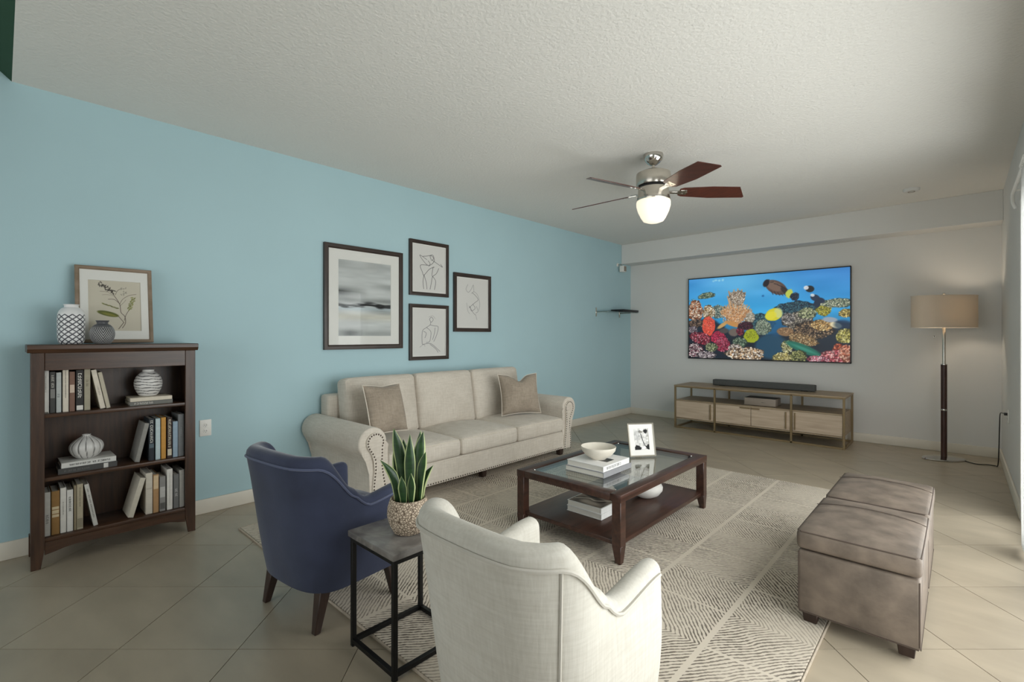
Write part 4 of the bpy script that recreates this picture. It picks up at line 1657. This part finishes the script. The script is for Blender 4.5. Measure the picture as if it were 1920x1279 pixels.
coral(.985, .90, .045, .09, ['#f2a283', '#e6805e', '#ffcdb4'], 3., 1.2, '#b5593c', 43)
coral(.83, .98, .06, .05, ['#f0a0b0', '#d86a80', '#ffd6dc'], 3., 1.2, '#9a3c50', 44)
# fish
cv.ell(.590, .165, .072, .072, '#5e4a42', .55, 1.5)
cv.ell(.580, .150, .052, .048, '#80685a', .55, 3, .8)
cv.ell(.530, .110, .018, .045, '#231d22', .5, 2)
for q_ in range(5):
    cv.line([(.535 + .022 * q_, .085 + .018 * q_), (.548 + .026 * q_, .072 + .03 * q_)], 2.2, '#2b2226', .8)
    cv.line([(.56 + .02 * q_, .20 + .012 * q_), (.572 + .02 * q_, .245 + .006 * q_)], 2.0, '#2b2226', .7)
cv.ell(.645, .21, .034, .028, '#2c2426', .75, 2, .8)
cv.ell(.668, .245, .020, .050, '#c3cf55', .25, 2, 1, .1, 2)
coral(.70, .28, .026, .045, ['#27344c', '#3d5068'], 2.2, .9, '#1d2a42', 45)
cv.ell(.785, .205, .025, .036, '#1d2024', .25, 1.5)
cv.ell(.765, .190, .014, .022, '#e6e9ec', .2, 1.5, .9)
cv.ell(.815, .305, .028, .034, '#22314a', .5, 1.5); cv.ell(.80, .275, .012, .016, '#dfe6ea', .3, 1.5, .9)
cv.ell(.845, .335, .024, .028, '#1f2c44', .4, 1.5); cv.ell(.825, .37, .018, .045, '#1c2a40', 0, 1.5)
for k in range(7):
    cv.ell(.18 + .012 * k + .01 * math.sin(k * 3), .035 + .006 * math.cos(k * 2), .008, .010, '#9fdcf2', .3, 1.5, .7)
cv.ell(.51, .255, .008, .012, '#1f6fae', 0, 1.5)
cv.a = np.clip(cv.a, 0, 1)
picture('screen', cv.a, tvw - 2 * bz, tvh - 2.3 * bz, m_screen, tv, (0, -.053, .0), (0, 0, 0))

# ------------------------------------------------------------------ media console (origin: floor centre)
KX0, KX1, KY0, KY1, KH = -2.975, -.955, 6.56, 7.14, .605
kx, ky = (KX0 + KX1) / 2, (KY0 + KY1) / 2
con = thing('media_console', 'low pale oak and bronze-framed media console under the television', 'console', (kx, ky, 0))


def kb(name, m, x0, x1, y0, y1, z0, z1, bev=.002, parent=None):
    b = B(); b.box(x0 - kx, x1 - kx, y0 - ky, y1 - ky, z0, z1, bev, 1)
    return b.obj(name, m, parent or con)


s_ = .024
P = (KX0, -2.425, -1.512, KX1 - s_)
for i, x in enumerate(P):
    for (ya, yb) in ((KY0, KY0 + s_), (KY1 - s_, KY1)):
        kb('upright', m_bronze, x, x + s_, ya, yb, 0, KH - .012)
for (ya, yb) in ((KY0, KY0 + s_), (KY1 - s_, KY1)):
    kb('base_rail', m_bronze, KX0 + s_, KX1 - s_, ya, yb, 0, s_)
    kb('top_rail', m_bronze, KX0 + s_, KX1 - s_, ya, yb, KH - .030, KH - .012)
for x in (KX0, KX1 - s_):
    kb('base_rail', m_bronze, x, x + s_, KY0 + s_, KY1 - s_, 0, s_)
    kb('top_rail', m_bronze, x, x + s_, KY0 + s_, KY1 - s_, KH - .030, KH - .012)
kb('top_board', m_console_top, KX0 - .004, KX1 + .004, KY0 - .004, KY1 + .004, KH - .014, KH, .003)
kb('shelf_board', m_console_top, KX0 + s_, KX1 - s_, KY0 + .012, KY1 - s_, .385, .402)
kb('cabinet_floor', m_console_top, KX0 + s_, KX1 - s_, KY0 + .012, KY1 - s_, .130, .146)
kb('cabinet_back', m_console_top, KX0 + s_, KX1 - s_, KY1 - s_ - .012, KY1 - s_, .146, .385)
for x in (KX0 + s_, P[1] + .002, P[2] + .002, KX1 - s_ - .018):
    kb('divider', m_console_top, x, x + .018, KY0 + .03, KY1 - s_ - .012, .146, .385)
mid_ = (P[1] + s_ + P[2]) / 2
for (x0, x1, hx_) in ((KX0 + s_ + .003, P[1] - .003, 'r'), (P[1] + s_ + .003, mid_ - .003, None), (mid_ + .003, P[2] - .003, None), (P[2] + s_ + .003, KX1 - s_ - .003, 'l')):
    nm = 'door' if hx_ else 'drawer'
    d = kb(nm, m_console_wood, x0, x1, KY0 + .004, KY0 + .022, .150, .384, .002)
    if hx_ == 'r':
        kb('handle', m_bronze, x1 - .045, x1 - .033, KY0 - .014, KY0 + .006, .165, .37, .002, d)
    elif hx_ == 'l':
        kb('handle', m_bronze, x0 + .020, x0 + .032, KY0 - .014, KY0 + .006, .165, .37, .002, d)
    elif x0 < mid_ - .1:
        kb('handle', m_bronze, x1 - .13, x1 - .004, KY0 - .012, KY0 + .006, .366, .380, .002, d)
    else:
        kb('handle', m_bronze, x0 + .004, x0 + .10, KY0 - .012, KY0 + .006, .366, .380, .002, d)
kb('handle', m_bronze, P[2] - .050, P[2] - .038, KY0 - .014, KY0 + .006, .165, .37, .002)
# soundbar
sb = thing('soundbar', 'long dark grey soundbar on the media console', 'speaker', (-1.925, 6.90, KH + .0008))
b = B(); b.box(-.62, .62, -.05, .05, .006, .085, .010, 3)
b.obj('housing', m_grey, sb)
b = B(); b.box(-.600, .600, -.053, -.048, .016, .076, .002, 1)
b.obj('speaker_grille', m_grey, sb)
b = B()
for x in (-.5, .5):
    b.box(x - .04, x + .04, -.035, .035, 0, .0065, .002, 1)
b.obj('rubber_foot', m_blackplastic, sb)
# cable box on the shelf
cb = thing('cable_box', 'small taupe box with dark top on the shelf of the media console', 'box', (-1.875, 6.76, .4028))
b = B(); b.box(-.185, .185, -.12, .12, .004, .098, .004, 2)
b.obj('housing', m_boxgrey, cb)
b = B(); b.box(-.178, .178, -.113, .113, .097, .101, .001, 1)
b.obj('top_plate', m_blackplastic, cb)
b = B()
b.box(.02, .05, -.1215, -.119, .045, .05); b.box(.06, .066, -.1215, -.119, .045, .05)
b.obj('indicator', m_grey, cb, smooth=False)
b = B()
for x in (-.14, .14):
    for y in (-.09, .09):
        b.lathe([(.012, 0), (.012, .005)], 10, c=(x, y, 0))
b.obj('rubber_foot', m_blackplastic, cb)

# ------------------------------------------------------------------ floor lamp
LX, LY = -.125, 6.80
lamp = thing('floor_lamp', 'tall floor lamp with a beige drum shade and dark wood pole in the far corner', 'lamp', (LX, LY, 0), R(43))
b = B(); b.lathe([(.0, 0), (.205, 0), (.21, .008), (.20, .018), (.12, .024), (.03, .030), (.0, .030)], 40, sx=1, sy=.62, cap0=False, cap1=False)
b.obj('base', m_polish, lamp)
b = B(); b.lathe([(.026, .028), (.026, .515)], 20); b.lathe([(.026, .528), (.026, 1.0)], 20)
b.obj('pole', m_lampwood, lamp)
b = B(); b.lathe([(.0275, .513), (.029, .5215), (.0275, .530)], 20); b.lathe([(.027, .996), (.027, 1.004), (.016, 1.006)], 20)
b.obj('pole_ring', m_polish, lamp)
b = B(); b.lathe([(.014, 1.003), (.014, 1.43), (.009, 1.44), (.009, 1.50)], 16); b.lathe([(.006, 1.49), (.006, 1.735)], 10)
b.obj('upper_pole', m_chrome, lamp)
b = B()
for s in (1, -1):
    b.tube([(0, 0, 1.722), (s * .30, 0, 1.722)], .003, 6)
b.tube([(0, -.145, 1.722), (0, .145, 1.722)], .003, 6)
b.lathe([(.0, 1.730), (.010, 1.733), (.012, 1.742), (.006, 1.752), (.0, 1.754)], 12, cap0=False, cap1=False)
b.obj('shade_spider', m_polish, lamp)
m_shade, nt, p, out = new_mat('lamp_shade_fabric')
tr = nt.nodes.new('ShaderNodeBsdfTranslucent'); tr.inputs[0].default_value = (*lin('#d6c8b2'), 1)
p.inputs['Base Color'].default_value = (*lin('#d5cabb'), 1); p.inputs['Roughness'].default_value = .9
mx = nt.nodes.new('ShaderNodeMixShader'); mx.inputs[0].default_value = .22
nt.links.new(p.outputs[0], mx.inputs[1]); nt.links.new(tr.outputs[0], mx.inputs[2]); nt.links.new(mx.outputs[0], out.inputs[0])
b = B()
rings = []
n = 56


def se(a, rx, ry, e=2.6):
    c_, s__ = math.cos(a), math.sin(a)
    return rx * math.copysign(abs(c_) ** (2 / e), c_), ry * math.copysign(abs(s__) ** (2 / e), s__)


for (k, z) in ((0, 1.388), (0, 1.722)):
    rings.append([(*se(2 * PI * j / n,   .306, .155), z) for j in range(n)])
for (k, z) in ((1, 1.722), (1, 1.388)):
    rings.append([(*se(2 * PI * j / n, .3035, .1525), z) for j in range(n)])
b.loft(rings, ringloop=True)
b.obj('lamp_shade', m_shade, lamp)
b = B()
for z in (1.389, 1.721):
    b.tube([(*se(2 * PI * j / n, .3065, .1555), z) for j in range(n)], .0035, 6, closed=True)
b.obj('shade_trim', m_piping, lamp)
b = B(); b.lathe([(.0, 1.50), (.014, 1.50), (.016, 1.525), (.03, 1.56), (.032, 1.585), (.02, 1.612), (.0, 1.62)], 16, cap0=False, cap1=False)
m_bulb = M_emit('lamp_bulb_glow', '#ffe2b4', 6.)
b.obj('bulb', m_bulb, lamp)
pl = light('floor_lamp_light', 'POINT', (LX, LY, 1.57), 9.0, (1, .87, .70), .05)
b = B()
b.tube(spline([(LX + .15, LY + .03, .006), (LX + .24, LY - .06, .006), (LX + .33, LY - .02, .006), (.255, 6.78, .006), (.272, 6.72, .03), (.276, 6.65, .22), (.274, 6.50, .46), (.272, 6.36, .575), (.285, 6.25, .595), (.300, 6.20, .595)], 8), .0045, 8)
cord = b.obj('power_cord', m_blackplastic)
tag(cord, 'thin black lamp cord running along the floor up to the wall outlet by the corner', 'cord')
b = B(); b.box(.288, .3125, 6.185, 6.215, .583, .607, .004, 2)
pg = b.obj('plug', m_blackplastic, cord)


def wall_plate(label, loc, rotz, decor=True):
    t = thing('wall_outlet', label, 'outlet', loc, rotz)
    b = B(); b.box(-.038, .038, -.007, 0, -.06, .06, .004, 2)
    b.obj('cover_plate', m_plate, t)
    for z in (-.021, .021):
        b = B(); b.lathe([(.0, .0), (.0165, 0), (.0155, .003), (.0, .003)], 16, cap0=False, cap1=False)
        b.move(Matrix.Translation((0, -.0065, z)) @ Matrix.Rotation(PI / 2, 4, 'X'))
        so = b.obj('socket', m_plate, t)
        b = B()
        b.box(-.007, -.0045, -.0104, -.0088, z - .005, z + .005); b.box(.0045, .007, -.0104, -.0088, z - .005, z + .005)
        b.box(-.0018, .0018, -.0104, -.0088, z - .0125, z - .009)
        b.obj('slot', m_blackplastic, so, smooth=False)
    return t


wall_plate('white outlet cover on the right wall by the far corner, lamp cord plugged in', (XR, 6.20, .575), R(-90))
wo = wall_plate('white duplex outlet on the blue wall between the bookcase and the sofa', (XL, 1.03, .625), R(90))

# ------------------------------------------------------------------ ottomans
def ottoman(label, loc, rotz):
    t = thing('storage_ottoman', label, 'ottoman', loc, rotz, None)
    w, d = .425, .60
    b = B(); b.box(-w / 2, w / 2, -d / 2, d / 2, .045, .325, .012, 3)
    b.obj('body', m_suede, t)
    b = B(); b.puff(w + .012, d + .012, .085, r=.022, top=.028, n=9, c=(0, 0, .330 + .0425))
    lid = b.obj('lid', m_suede, t, ang=70)
    zt = .330 + .082
    hw, hd = w / 2 + .004, d / 2 + .004
    b = B()
    q = .016
    lp = [(-hw + q, -hd, zt), (0, -hd - .0005, zt), (hw - q, -hd, zt), (hw, -hd + q, zt), (hw + .0005, 0, zt), (hw, hd - q, zt), (hw - q, hd, zt), (0, hd, zt), (-hw + q, hd, zt), (-hw, hd - q, zt), (-hw, 0, zt), (-hw, -hd + q, zt)]
    b.tube([(x * .985, y * .988, z - .004) for x, y, z in lp], .0035, 6, closed=True)
    b.obj('piping', m_seam, lid)
    b = B()
    b.tube([(-w / 2 - .003, d * .20, zt + .008)] + [(w * (k / 12 - .5) * .96, d * .20, zt + .008 + .024 * (1 - (2 * k / 12 - 1) ** 2) ** .7) for k in range(1, 12)] + [(w / 2, d * .20, zt + .006)], .0018, 6)
    b.obj('seam', m_seam, lid)
    for sx in (1, -1):
        b = B(); b.tube([(sx * (w / 2 - .004), -d / 2 + .004, .06), (sx * (w / 2 - .004), -d / 2 + .004, .315)], .0035, 6)
        b.obj('corner_seam', m_seam, t)
    b = B()
    b.box(-w / 2 + .006, w / 2 - .006, -d / 2 - .0015, -d / 2 + .002, .049, .054)
    b.box(w / 2 - .002, w / 2 + .0015, -d / 2 + .006, d / 2 - .006, .049, .054)
    b.obj('hem_welt', m_seam, t, smooth=False)
    for sx in (1, -1):
        for sy in (1, -1):
            b = B(); b.taper((sx * (w / 2 - .045), sy * (d / 2 - .045), 0), (sx * (w / 2 - .045), sy * (d / 2 - .045), .046), .05, .06, .003)
            b.obj('foot', m_leg, t)
    return t


ottoman('taupe faux suede storage ottoman, nearer of the two, beside the rug edge', (-.325, 2.765, RZ), R(0))
ottoman('taupe faux suede storage ottoman, farther of the two, toward the far wall', (-.325, 3.405, RZ), R(0))

# ------------------------------------------------------------------ side table
TX, TY, TH = -1.708, 1.185, .484
stb = thing('side_table', 'small black metal side table with a grey marble top between the two armchairs', 'table', (TX, TY, .0))
w, d = .325, .36
b = B(); b.box(-w / 2 - .008, w / 2 + .008, -d / 2 - .008, d / 2 + .008, TH - .026, TH, .003, 2)
b.obj('table_top', m_marble, stb)
bw_ = .019
for sx in (-1, 1):
    for sy in (-1, 1):
        x0 = sx * (w / 2 - bw_ / 2); y0 = sy * (d / 2 - bw_ / 2)
        b = B(); b.box(x0 - bw_ / 2, x0 + bw_ / 2, y0 - bw_ / 2, y0 + bw_ / 2, (.0 if sy < 0 else RZ + .0006), TH - .026, .0015, 1)
        b.obj('leg', m_black, stb)
for nm, z0 in (('base_rail', RZ + .0026), ('top_rail', TH - .026 - bw_)):
    for s in (-1, 1):
        b = B(); b.box(-w / 2 + bw_, w / 2 - bw_, s * (d / 2 - bw_ / 2) - bw_ / 2, s * (d / 2 - bw_ / 2) + bw_ / 2, z0, z0 + bw_, .001, 1)
        b.obj(nm, m_black, stb)
        b = B(); b.box(s * (w / 2 - bw_ / 2) - bw_ / 2, s * (w / 2 - bw_ / 2) + bw_ / 2, -d / 2 + bw_, d / 2 - bw_, z0, z0 + bw_, .001, 1)
        b.obj(nm, m_black, stb)

# ------------------------------------------------------------------ snake plant
PXc, PYc = -1.683, 1.165
plant = thing('snake_plant', 'snake plant with upright pale-edged leaves in a carved beige pot on the marble side table', 'plant', (PXc, PYc, TH + .0006), YAW)
b = B()
b.lathe([(.0, .0), (.052, 0), (.060, .004), (.076, .035), (.087, .075), (.085, .105), (.076, .134), (.073, .142), (.069, .142), (.067, .138), (.076, .11), (.078, .08), (.06, .03), (.0, .028)], 44, cap0=False, cap1=False)
b.obj('pot', m_pot, plant, ang=80)
b = B()
b.lathe([(.0, .100), (.050, .102), (.076, .106), (.0745, .118), (.05, .123), (.02, .127), (.0, .128)], 28, cap0=False, cap1=False)
b.obj('soil', m_soil, plant)


def leaf(bx_, by_, tx, ty, tz, wid, bend, twist=0.):
    b = B()
    n = 12
    base = Vector((bx_, by_, .118)); tip = Vector((tx, ty, tz))
    side0 = Vector((math.cos(twist), math.sin(twist), 0))
    out = Vector((tx - bx_, ty - by_, 0))
    rows = []
    for i in range(n + 1):
        f = i / n
        c = base.lerp(tip, f) - out * (bend * math.sin(PI * f)) * .5
        c.z = base.z + (tip.z - base.z) * (f + .12 * math.sin(PI * f) * (1 if out.length > .03 else 0))
        wv = wid * (.62 + .55 * math.sin(PI * min(1, f * 1.1) * .62)) * (1 - max(0, (f - .55) / .45) ** 1.5) + .0006
        tw = twist + .5 * (f - .3)
        sd = Vector((math.cos(tw), math.sin(tw), 0))
        nr = Vector((-math.sin(tw), math.cos(tw), 0))
        row = []
        for u in (-1, -.80, 0, .80, 1):
            row.append(c + sd * (u * wv / 2) + nr * (.22 * wv * (u * u)))
        rows.append((row, nr))
    th = .0016
    fr = [[b.bm.verts.new(p - nr * th) for p in r_] for r_, nr in rows]
    bk_ = [[b.bm.verts.new(p + nr * th) for p in r_] for r_, nr in rows]
    for i in range(n):
        for j in range(4):
            mi = 1 if j in (0, 3) else 0
            f = b.bm.faces.new([fr[i][j], fr[i][j + 1], fr[i + 1][j + 1], fr[i + 1][j]]); f.material_index = mi
            f = b.bm.faces.new([bk_[i][j + 1], bk_[i][j], bk_[i + 1][j], bk_[i + 1][j + 1]]); f.material_index = mi
        for j in (0, 4):
            f = b.bm.faces.new([fr[i][j], fr[i + 1][j], bk_[i + 1][j], bk_[i][j]]); f.material_index = 1
    for i in (0, n):
        b.bm.faces.new(fr[i] + list(reversed(bk_[i]))).material_index = 1
    return b.obj('leaf', [m_leaf, m_leafedge], plant, ang=70)


k_ = .000363


def tipat(px, py, dep):
    return ((px - 365) * k_, dep, .142 + (835 - py) * k_)


for (bx_, by_, t_, wd, bn, tw) in (
        (-.022, .010, tipat(182, 55, .02), .044, .25, .10), (-.005, .030, tipat(275, 195, .05), .034, .1, -.2), (-.040, .020, tipat(165, 325, .04), .030, .3, .5),
        (-.042, -.012, tipat(55, 395, -.02), .036, .55, .35), (.006, -.006, tipat(390, 100, -.01), .042, .0, .05), (.022, .026, tipat(480, 100, .05), .034, .2, -.5),
        (.030, .004, tipat(532, 85, .01), .044, .35, -.15), (.044, -.010, tipat(575, 300, -.02), .034, .4, -.35), (.050, .012, tipat(640, 490, .03), .030, .6, -.6),
        (-.012, -.030, tipat(315, 560, -.045), .032, .1, .3), (.016, -.032, tipat(425, 520, -.05), .030, .1, -.3)):
    leaf(bx_, by_, *t_, wd, bn, tw)

# ------------------------------------------------------------------ things on the coffee table
bw2 = bookmat
ob = flat_book('thick grey book lying on the glass coffee table beneath the white book', 'books lying on the glass table top', (-1.64, 2.597, GLASS_Z), R(0), .034, .30, .35, '#8f8f92', None, None, 101)
ob2 = flat_book('large white book with a small dark photo on its cover under the cream bowl', 'books lying on the glass table top', (-1.648, 2.606, GLASS_Z + .0342), R(0), .036, .285, .325, '#e3e2e0', (.12, .62, '#9c9a98', .45), None, 102)
b = B(); b.box(-.155, -.045, -.0008, 0, .115, .205)
b.obj('cover_photo', m_blackplastic, ob2, smooth=False)
lb = flat_book('white photo book lying bottom of the pair on the table\'s lower shelf', 'books lying on the lower shelf of the coffee table', (-1.652, 2.590, SHELF_Z), R(0), .036, .27, .275, '#dcdbd8', None, None, 103)
lb2 = flat_book('white photo book with brown picture cover on the lower shelf', 'books lying on the lower shelf of the coffee table', (-1.656, 2.594, SHELF_Z + .0362), R(0), .034, .265, .265, '#dfdedb', None, None, 104)
cvp = Canvas(60, 60, '#6d6258')
cvp.a *= (.7 + .6 * smooth_noise(60, 60, 7, 5, 9))[..., None]
cvp.ell(.3, .35, .32, .10, '#241f1c', .3, 4)
cvp.ell(.70, .55, .16, .12, '#3a302a', .3, 3)
cvp.line(spline([(.05, .75), (.35, .55), (.6, .6), (.95, .3)], 6), 2.5, '#cbbfae')
cvp.ell(.55, .8, .3, .10, '#a99c8c', .1, 5, .8)
picture('cover_photo', cvp.a, .25, .255, m_print, lb2, (-.133, -.0008, .1325), (0, 0, 0))


def bowl(name, label, loc, prof, m):
    b = B(); b.lathe(prof, 48, cap0=False, cap1=False)
    o = b.obj(name, m, ang=50)
    o.location = loc
    return tag(o, label, 'bowl')


bowl('bowl', 'wide cream stoneware bowl standing on the stacked books on the glass table', (-1.785, 2.762, GLASS_Z + .0707),
     [(0, .0), (.048, 0), (.05, .004), (.085, .026), (.112, .058), (.118, .082), (.116, .085), (.112, .082), (.105, .058), (.078, .030), (.04, .012), (0, .010)], m_ceramic)
bowl('bowl', 'rounded white stoneware bowl on the lower shelf under the glass', (-1.665, 3.20, SHELF_Z),
     [(0, .0), (.05, 0), (.055, .003), (.092, .022), (.116, .055), (.118, .078), (.105, .105), (.086, .120), (.083, .119), (.10, .10), (.110, .076), (.107, .055), (.08, .026), (.04, .012), (0, .01)], m_whiteceramic)
# photo frame on the table
c = Canvas(70, 100, '#d8d6d2')
c.a *= (.85 + .3 * smooth_noise(100, 70, 14, 8, 21))[..., None]
c.ell(.80, .14, .13, .09, '#141414', 0, 2, 1, .2, 3)
c.ell(.45, .16, .12, .06, '#3a3a3a', .3, 2, .6, .2, 5)
c.ell(.22, .90, .22, .12, '#0f0f0f', 0, 2, 1, .2, 7)
c.ell(.92, .86, .14, .12, '#161616', 0, 2, 1, .2, 8)
c.line(spline([(.48, .25), (.58, .55), (.72, .80), (.95, .92)], 6), 3.2, '#1b1b1b')
for k in range(9):
    c.line(spline([(.15 + .09 * k, .95 - .02 * k), (.25 + .07 * k, .6 - .05 * (k % 3)), (.2 + .09 * k, .3 + .06 * (k % 2))], 5), .9, '#4a4a4a', .6)
c.ell(.2, .3, .2, .22, '#8f8f8f', 0, 8, .4)
a_f = math.atan2(.79, .61)
pf = framed('photo_frame', 'small champagne photo frame with a black and white print standing on the glass table', (-1.742, 3.275, GLASS_Z + .1235), (R(-13), 0, math.atan2(.159, .123)), .205, .245, .010, .012, m_frame_silver, c, .115, .155, .004, False)
b = B()
b.taper((0, .080, -.1075), (0, -.003, .06), (.05, .004), (.03, .004))
b.obj('easel_back', m_frame_silver, pf)

# ------------------------------------------------------------------ ceiling fan
FX, FY = -1.838, 3.662
fan = thing('ceiling_fan', 'brushed nickel ceiling fan with mahogany blades and a lit frosted globe', 'fan', (FX, FY, ZC))
b = B(); b.lathe([(.0, 0), (.078, 0), (.079, -.012), (.072, -.045), (.050, -.072), (.026, -.088), (.0, -.090)], 32, cap0=False, cap1=False)
b.obj('canopy', m_polish, fan)
b = B(); b.lathe([(.0125, -.08), (.0125, -.135)], 14)
b.obj('downrod', m_chrome, fan)
b = B(); b.lathe([(.0, -.118), (.02, -.12), (.045, -.128), (.098, -.140), (.135, -.158), (.138, -.175), (.138, -.245), (.132, -.26), (.0, -.262)], 40, cap0=False, cap1=False)
b.obj('motor_housing', m_chrome, fan)
b = B(); b.lathe([(.0, -.258), (.118, -.262), (.118, -.278), (.0, -.28)], 36, cap0=False, cap1=False)
b.obj('motor_band', m_blackplastic, fan)
b = B(); b.lathe([(.0, -.278), (.122, -.280), (.124, -.315), (.128, -.345), (.134, -.372), (.128, -.385), (.0, -.387)], 40, cap0=False, cap1=False)
b.obj('light_fitter', m_chrome, fan)
b = B(); b.lathe([(.0, -.380), (.132, -.381), (.136, -.395), (.135, -.425), (.122, -.470), (.098, -.520), (.080, -.546), (.045, -.559), (.0, -.562)], 40, cap0=False, cap1=False)
m_globe = M_emit('frosted_globe_lit', '#fff0d8', .75)
b.obj('globe', m_globe, fan, ang=80)
for k in range(5):
    ang_ = YAW + R(-2 + 72 * k)
    # blade: local x radial
    b = B()
    outl = [(.205, -.044), (.235, -.060), (.46, -.080), (.668, -.080), (.745, .050), (.738, .064), (.46, .074), (.235, .058), (.205, .042)]
    b.prism(outl, 'z', -.003, .003, .0012, 1)
    b.move(Matrix.Rotation(ang_, 4, 'Z') @ Matrix.Translation((0, 0, -.305)) @ Matrix.Rotation(R(-17), 4, 'X') @ Matrix.Rotation(R(1.5), 4, 'Y'))
    bl = b.obj('blade', m_blade, fan)
    b = B()
    b.prism([(.115, -.020), (.18, -.014), (.215, -.030), (.27, -.034), (.285, -.018), (.29, .0), (.285, .018), (.27, .034), (.215, .030), (.18, .014), (.115, .020)], 'z', -.010, -.0035, .002, 1)
    b.box(.10, .20, -.011, .011, -.012, .004, .003, 1)
    for q, yy in ((.235, -.018), (.235, .018), (.268, 0)):
        b.lathe([(.0065, -.013), (.0065, -.009)], 8, c=(q, yy, 0))
    b.move(Matrix.Rotation(ang_, 4, 'Z') @ Matrix.Translation((0, 0, -.305)) @ Matrix.Rotation(R(-17), 4, 'X'))
    b.obj('blade_iron', m_polish, bl)

# ------------------------------------------------------------------ small wall fittings
sh = thing('wall_shelf', 'small glass wall shelf holding a black box on the blue wall near the far corner', 'shelf', (XL, 6.62, 1.672))
b = B(); b.box(.004, .235, -.43, .46, -.004, .004, .0015, 1)
b.obj('glass_board', m_shelfglass, sh)
for y in (-.42, .26):
    b = B(); b.box(0, .010, y - .012, y + .012, -.075, .06, .002, 1)
    b.box(.008, .21, y - .006, y + .006, -.014, -.004, .001, 1)
    b.obj('bracket', m_chrome, sh)
bx2 = thing('media_box', 'flat black box lying on the small glass wall shelf', 'box', (XL + .13, 6.80, 1.676))
b = B(); b.box(-.10, .12, -.22, .26, .003, .038, .003, 2)
b.obj('housing', m_blackplastic, bx2)
b = B()
b.box(.119, .1215, -.05, .05, .016, .022)
b.obj('display_strip', m_grey, bx2, smooth=False)
b = B()
for y in (-.18, .22):
    b.box(-.08, .10, y - .015, y + .015, 0, .0035)
b.obj('rubber_foot', m_blackplastic, bx2, smooth=False)
sn = thing('wall_speaker', 'small white bracket-mounted speaker high in the far left corner', 'speaker', (XL, 6.86, 2.40))
b = B(); b.lathe([(.0, 0), (.03, 0), (.028, .008), (.0, .010)], 16, cap0=False, cap1=False)
b.move(Matrix.Translation((0, -.03, .05)) @ Matrix.Rotation(PI / 2, 4, 'Y'))
b.obj('wall_disc', m_plate, sn)
b = B(); b.tube([(.008, -.03, .05), (.05, -.02, .055), (.075, .0, .03)], .007, 8)
b.obj('bracket_arm', m_chrome, sn)
b = B(); b.box(.04, .12, -.045, .045, -.07, .03, .010, 3)
b.obj('speaker_body', m_plate, sn)
b = B(); b.box(.1185, .1225, -.036, .036, -.06, .02, .001, 1)
b.obj('speaker_grille', m_boxgrey, sn)
sd = thing('smoke_detector', 'small round white smoke detector on the ceiling near the soffit', 'detector', (-.36, 6.3, ZC))
b = B(); b.lathe([(.0, 0), (.068, 0), (.068, -.014), (.058, -.028), (.0, -.030)], 28, cap0=False, cap1=False)
b.obj('housing', m_white, sd)
b = B(); b.lathe([(.030, -.0285), (.030, -.032), (.022, -.032), (.022, -.0285)], 20)
b.obj('vent_ring', m_boxgrey, sd)
hk = thing('wall_hook', 'tiny dark screw hook on the far wall below the lamp shade', 'hook', (-.215, YF, 1.29))
b = B(); b.lathe([(.0, 0), (.009, 0), (.008, .004), (.0, .005)], 12, cap0=False, cap1=False)
b.move(Matrix.Rotation(PI / 2, 4, 'X'))
b.obj('screw_plate', m_chrome, hk)
b = B(); b.tube([(0, -.004, 0), (0, -.022, 0), (0, -.026, .012)], .003, 6)
b.obj('hook_tip', m_blackplastic, hk)

# curtain rod with sheer curtain at the end of the sliding door
rod = thing('curtain_rod', 'white curtain rod with a curved end above the sliding door', 'curtain rod', (XR - .042, (DY0 + DY1) / 2, 2.33))
hl_ = (DY1 - DY0) / 2
b = B(); b.tube([(0, -hl_ - .1, 0), (0, hl_ + .08, 0)], .011, 12)
b.obj('rod', m_frame_white, rod)
for s in (-1, 1):
    ye = hl_ + .08 if s > 0 else -hl_ - .1
    b = B(); b.tube(spline([(0, ye, 0), (.0, ye + s * .06, -.006), (.005, ye + s * .13, -.045), (.02, ye + s * .15, -.09)], 6), [.011] * 19, 10)
    b.obj('curved_end', m_frame_white, rod)
    b = B(); b.tube([(0, ye - s * .05, 0), (.041, ye - s * .05, .0)], .007, 8)
    b.obj('bracket', m_frame_white, rod)
cur = thing('sheer_curtain', 'white sheer curtain hanging on the rod over the sliding door', 'curtain', (XR - .042, 4.12, 0))
b = B()
ny, nz = 70, 12
rows = []
for j in range(nz + 1):
    z = .03 + (2.312 - .03) * j / nz
    r_ = []
    for i in range(ny + 1):
        f = i / ny
        y = (f - .5) * .24
        r_.append((.009 * math.sin(f * 2 * PI * 6) * (.8 + .2 * math.sin(j * .7)), y + .006 * math.sin(f * 31 + j * .4), z))
    rows.append(r_)
b.loft(rows, closed=False, cap0=False, cap1=False)
bmesh.ops.solidify(b.bm, geom=b.bm.faces[:], thickness=.0016)
b.obj('fabric', m_curtain, cur, ang=80)
b = B()
for i in range(9):
    yy = -.11 + .0275 * i
    b.tube([(.016 * math.cos(a * PI / 6), yy, 2.33 + .016 * math.sin(a * PI / 6)) for a in range(12)], .002, 6, closed=True)
b.obj('curtain_rings', m_frame_white, cur)
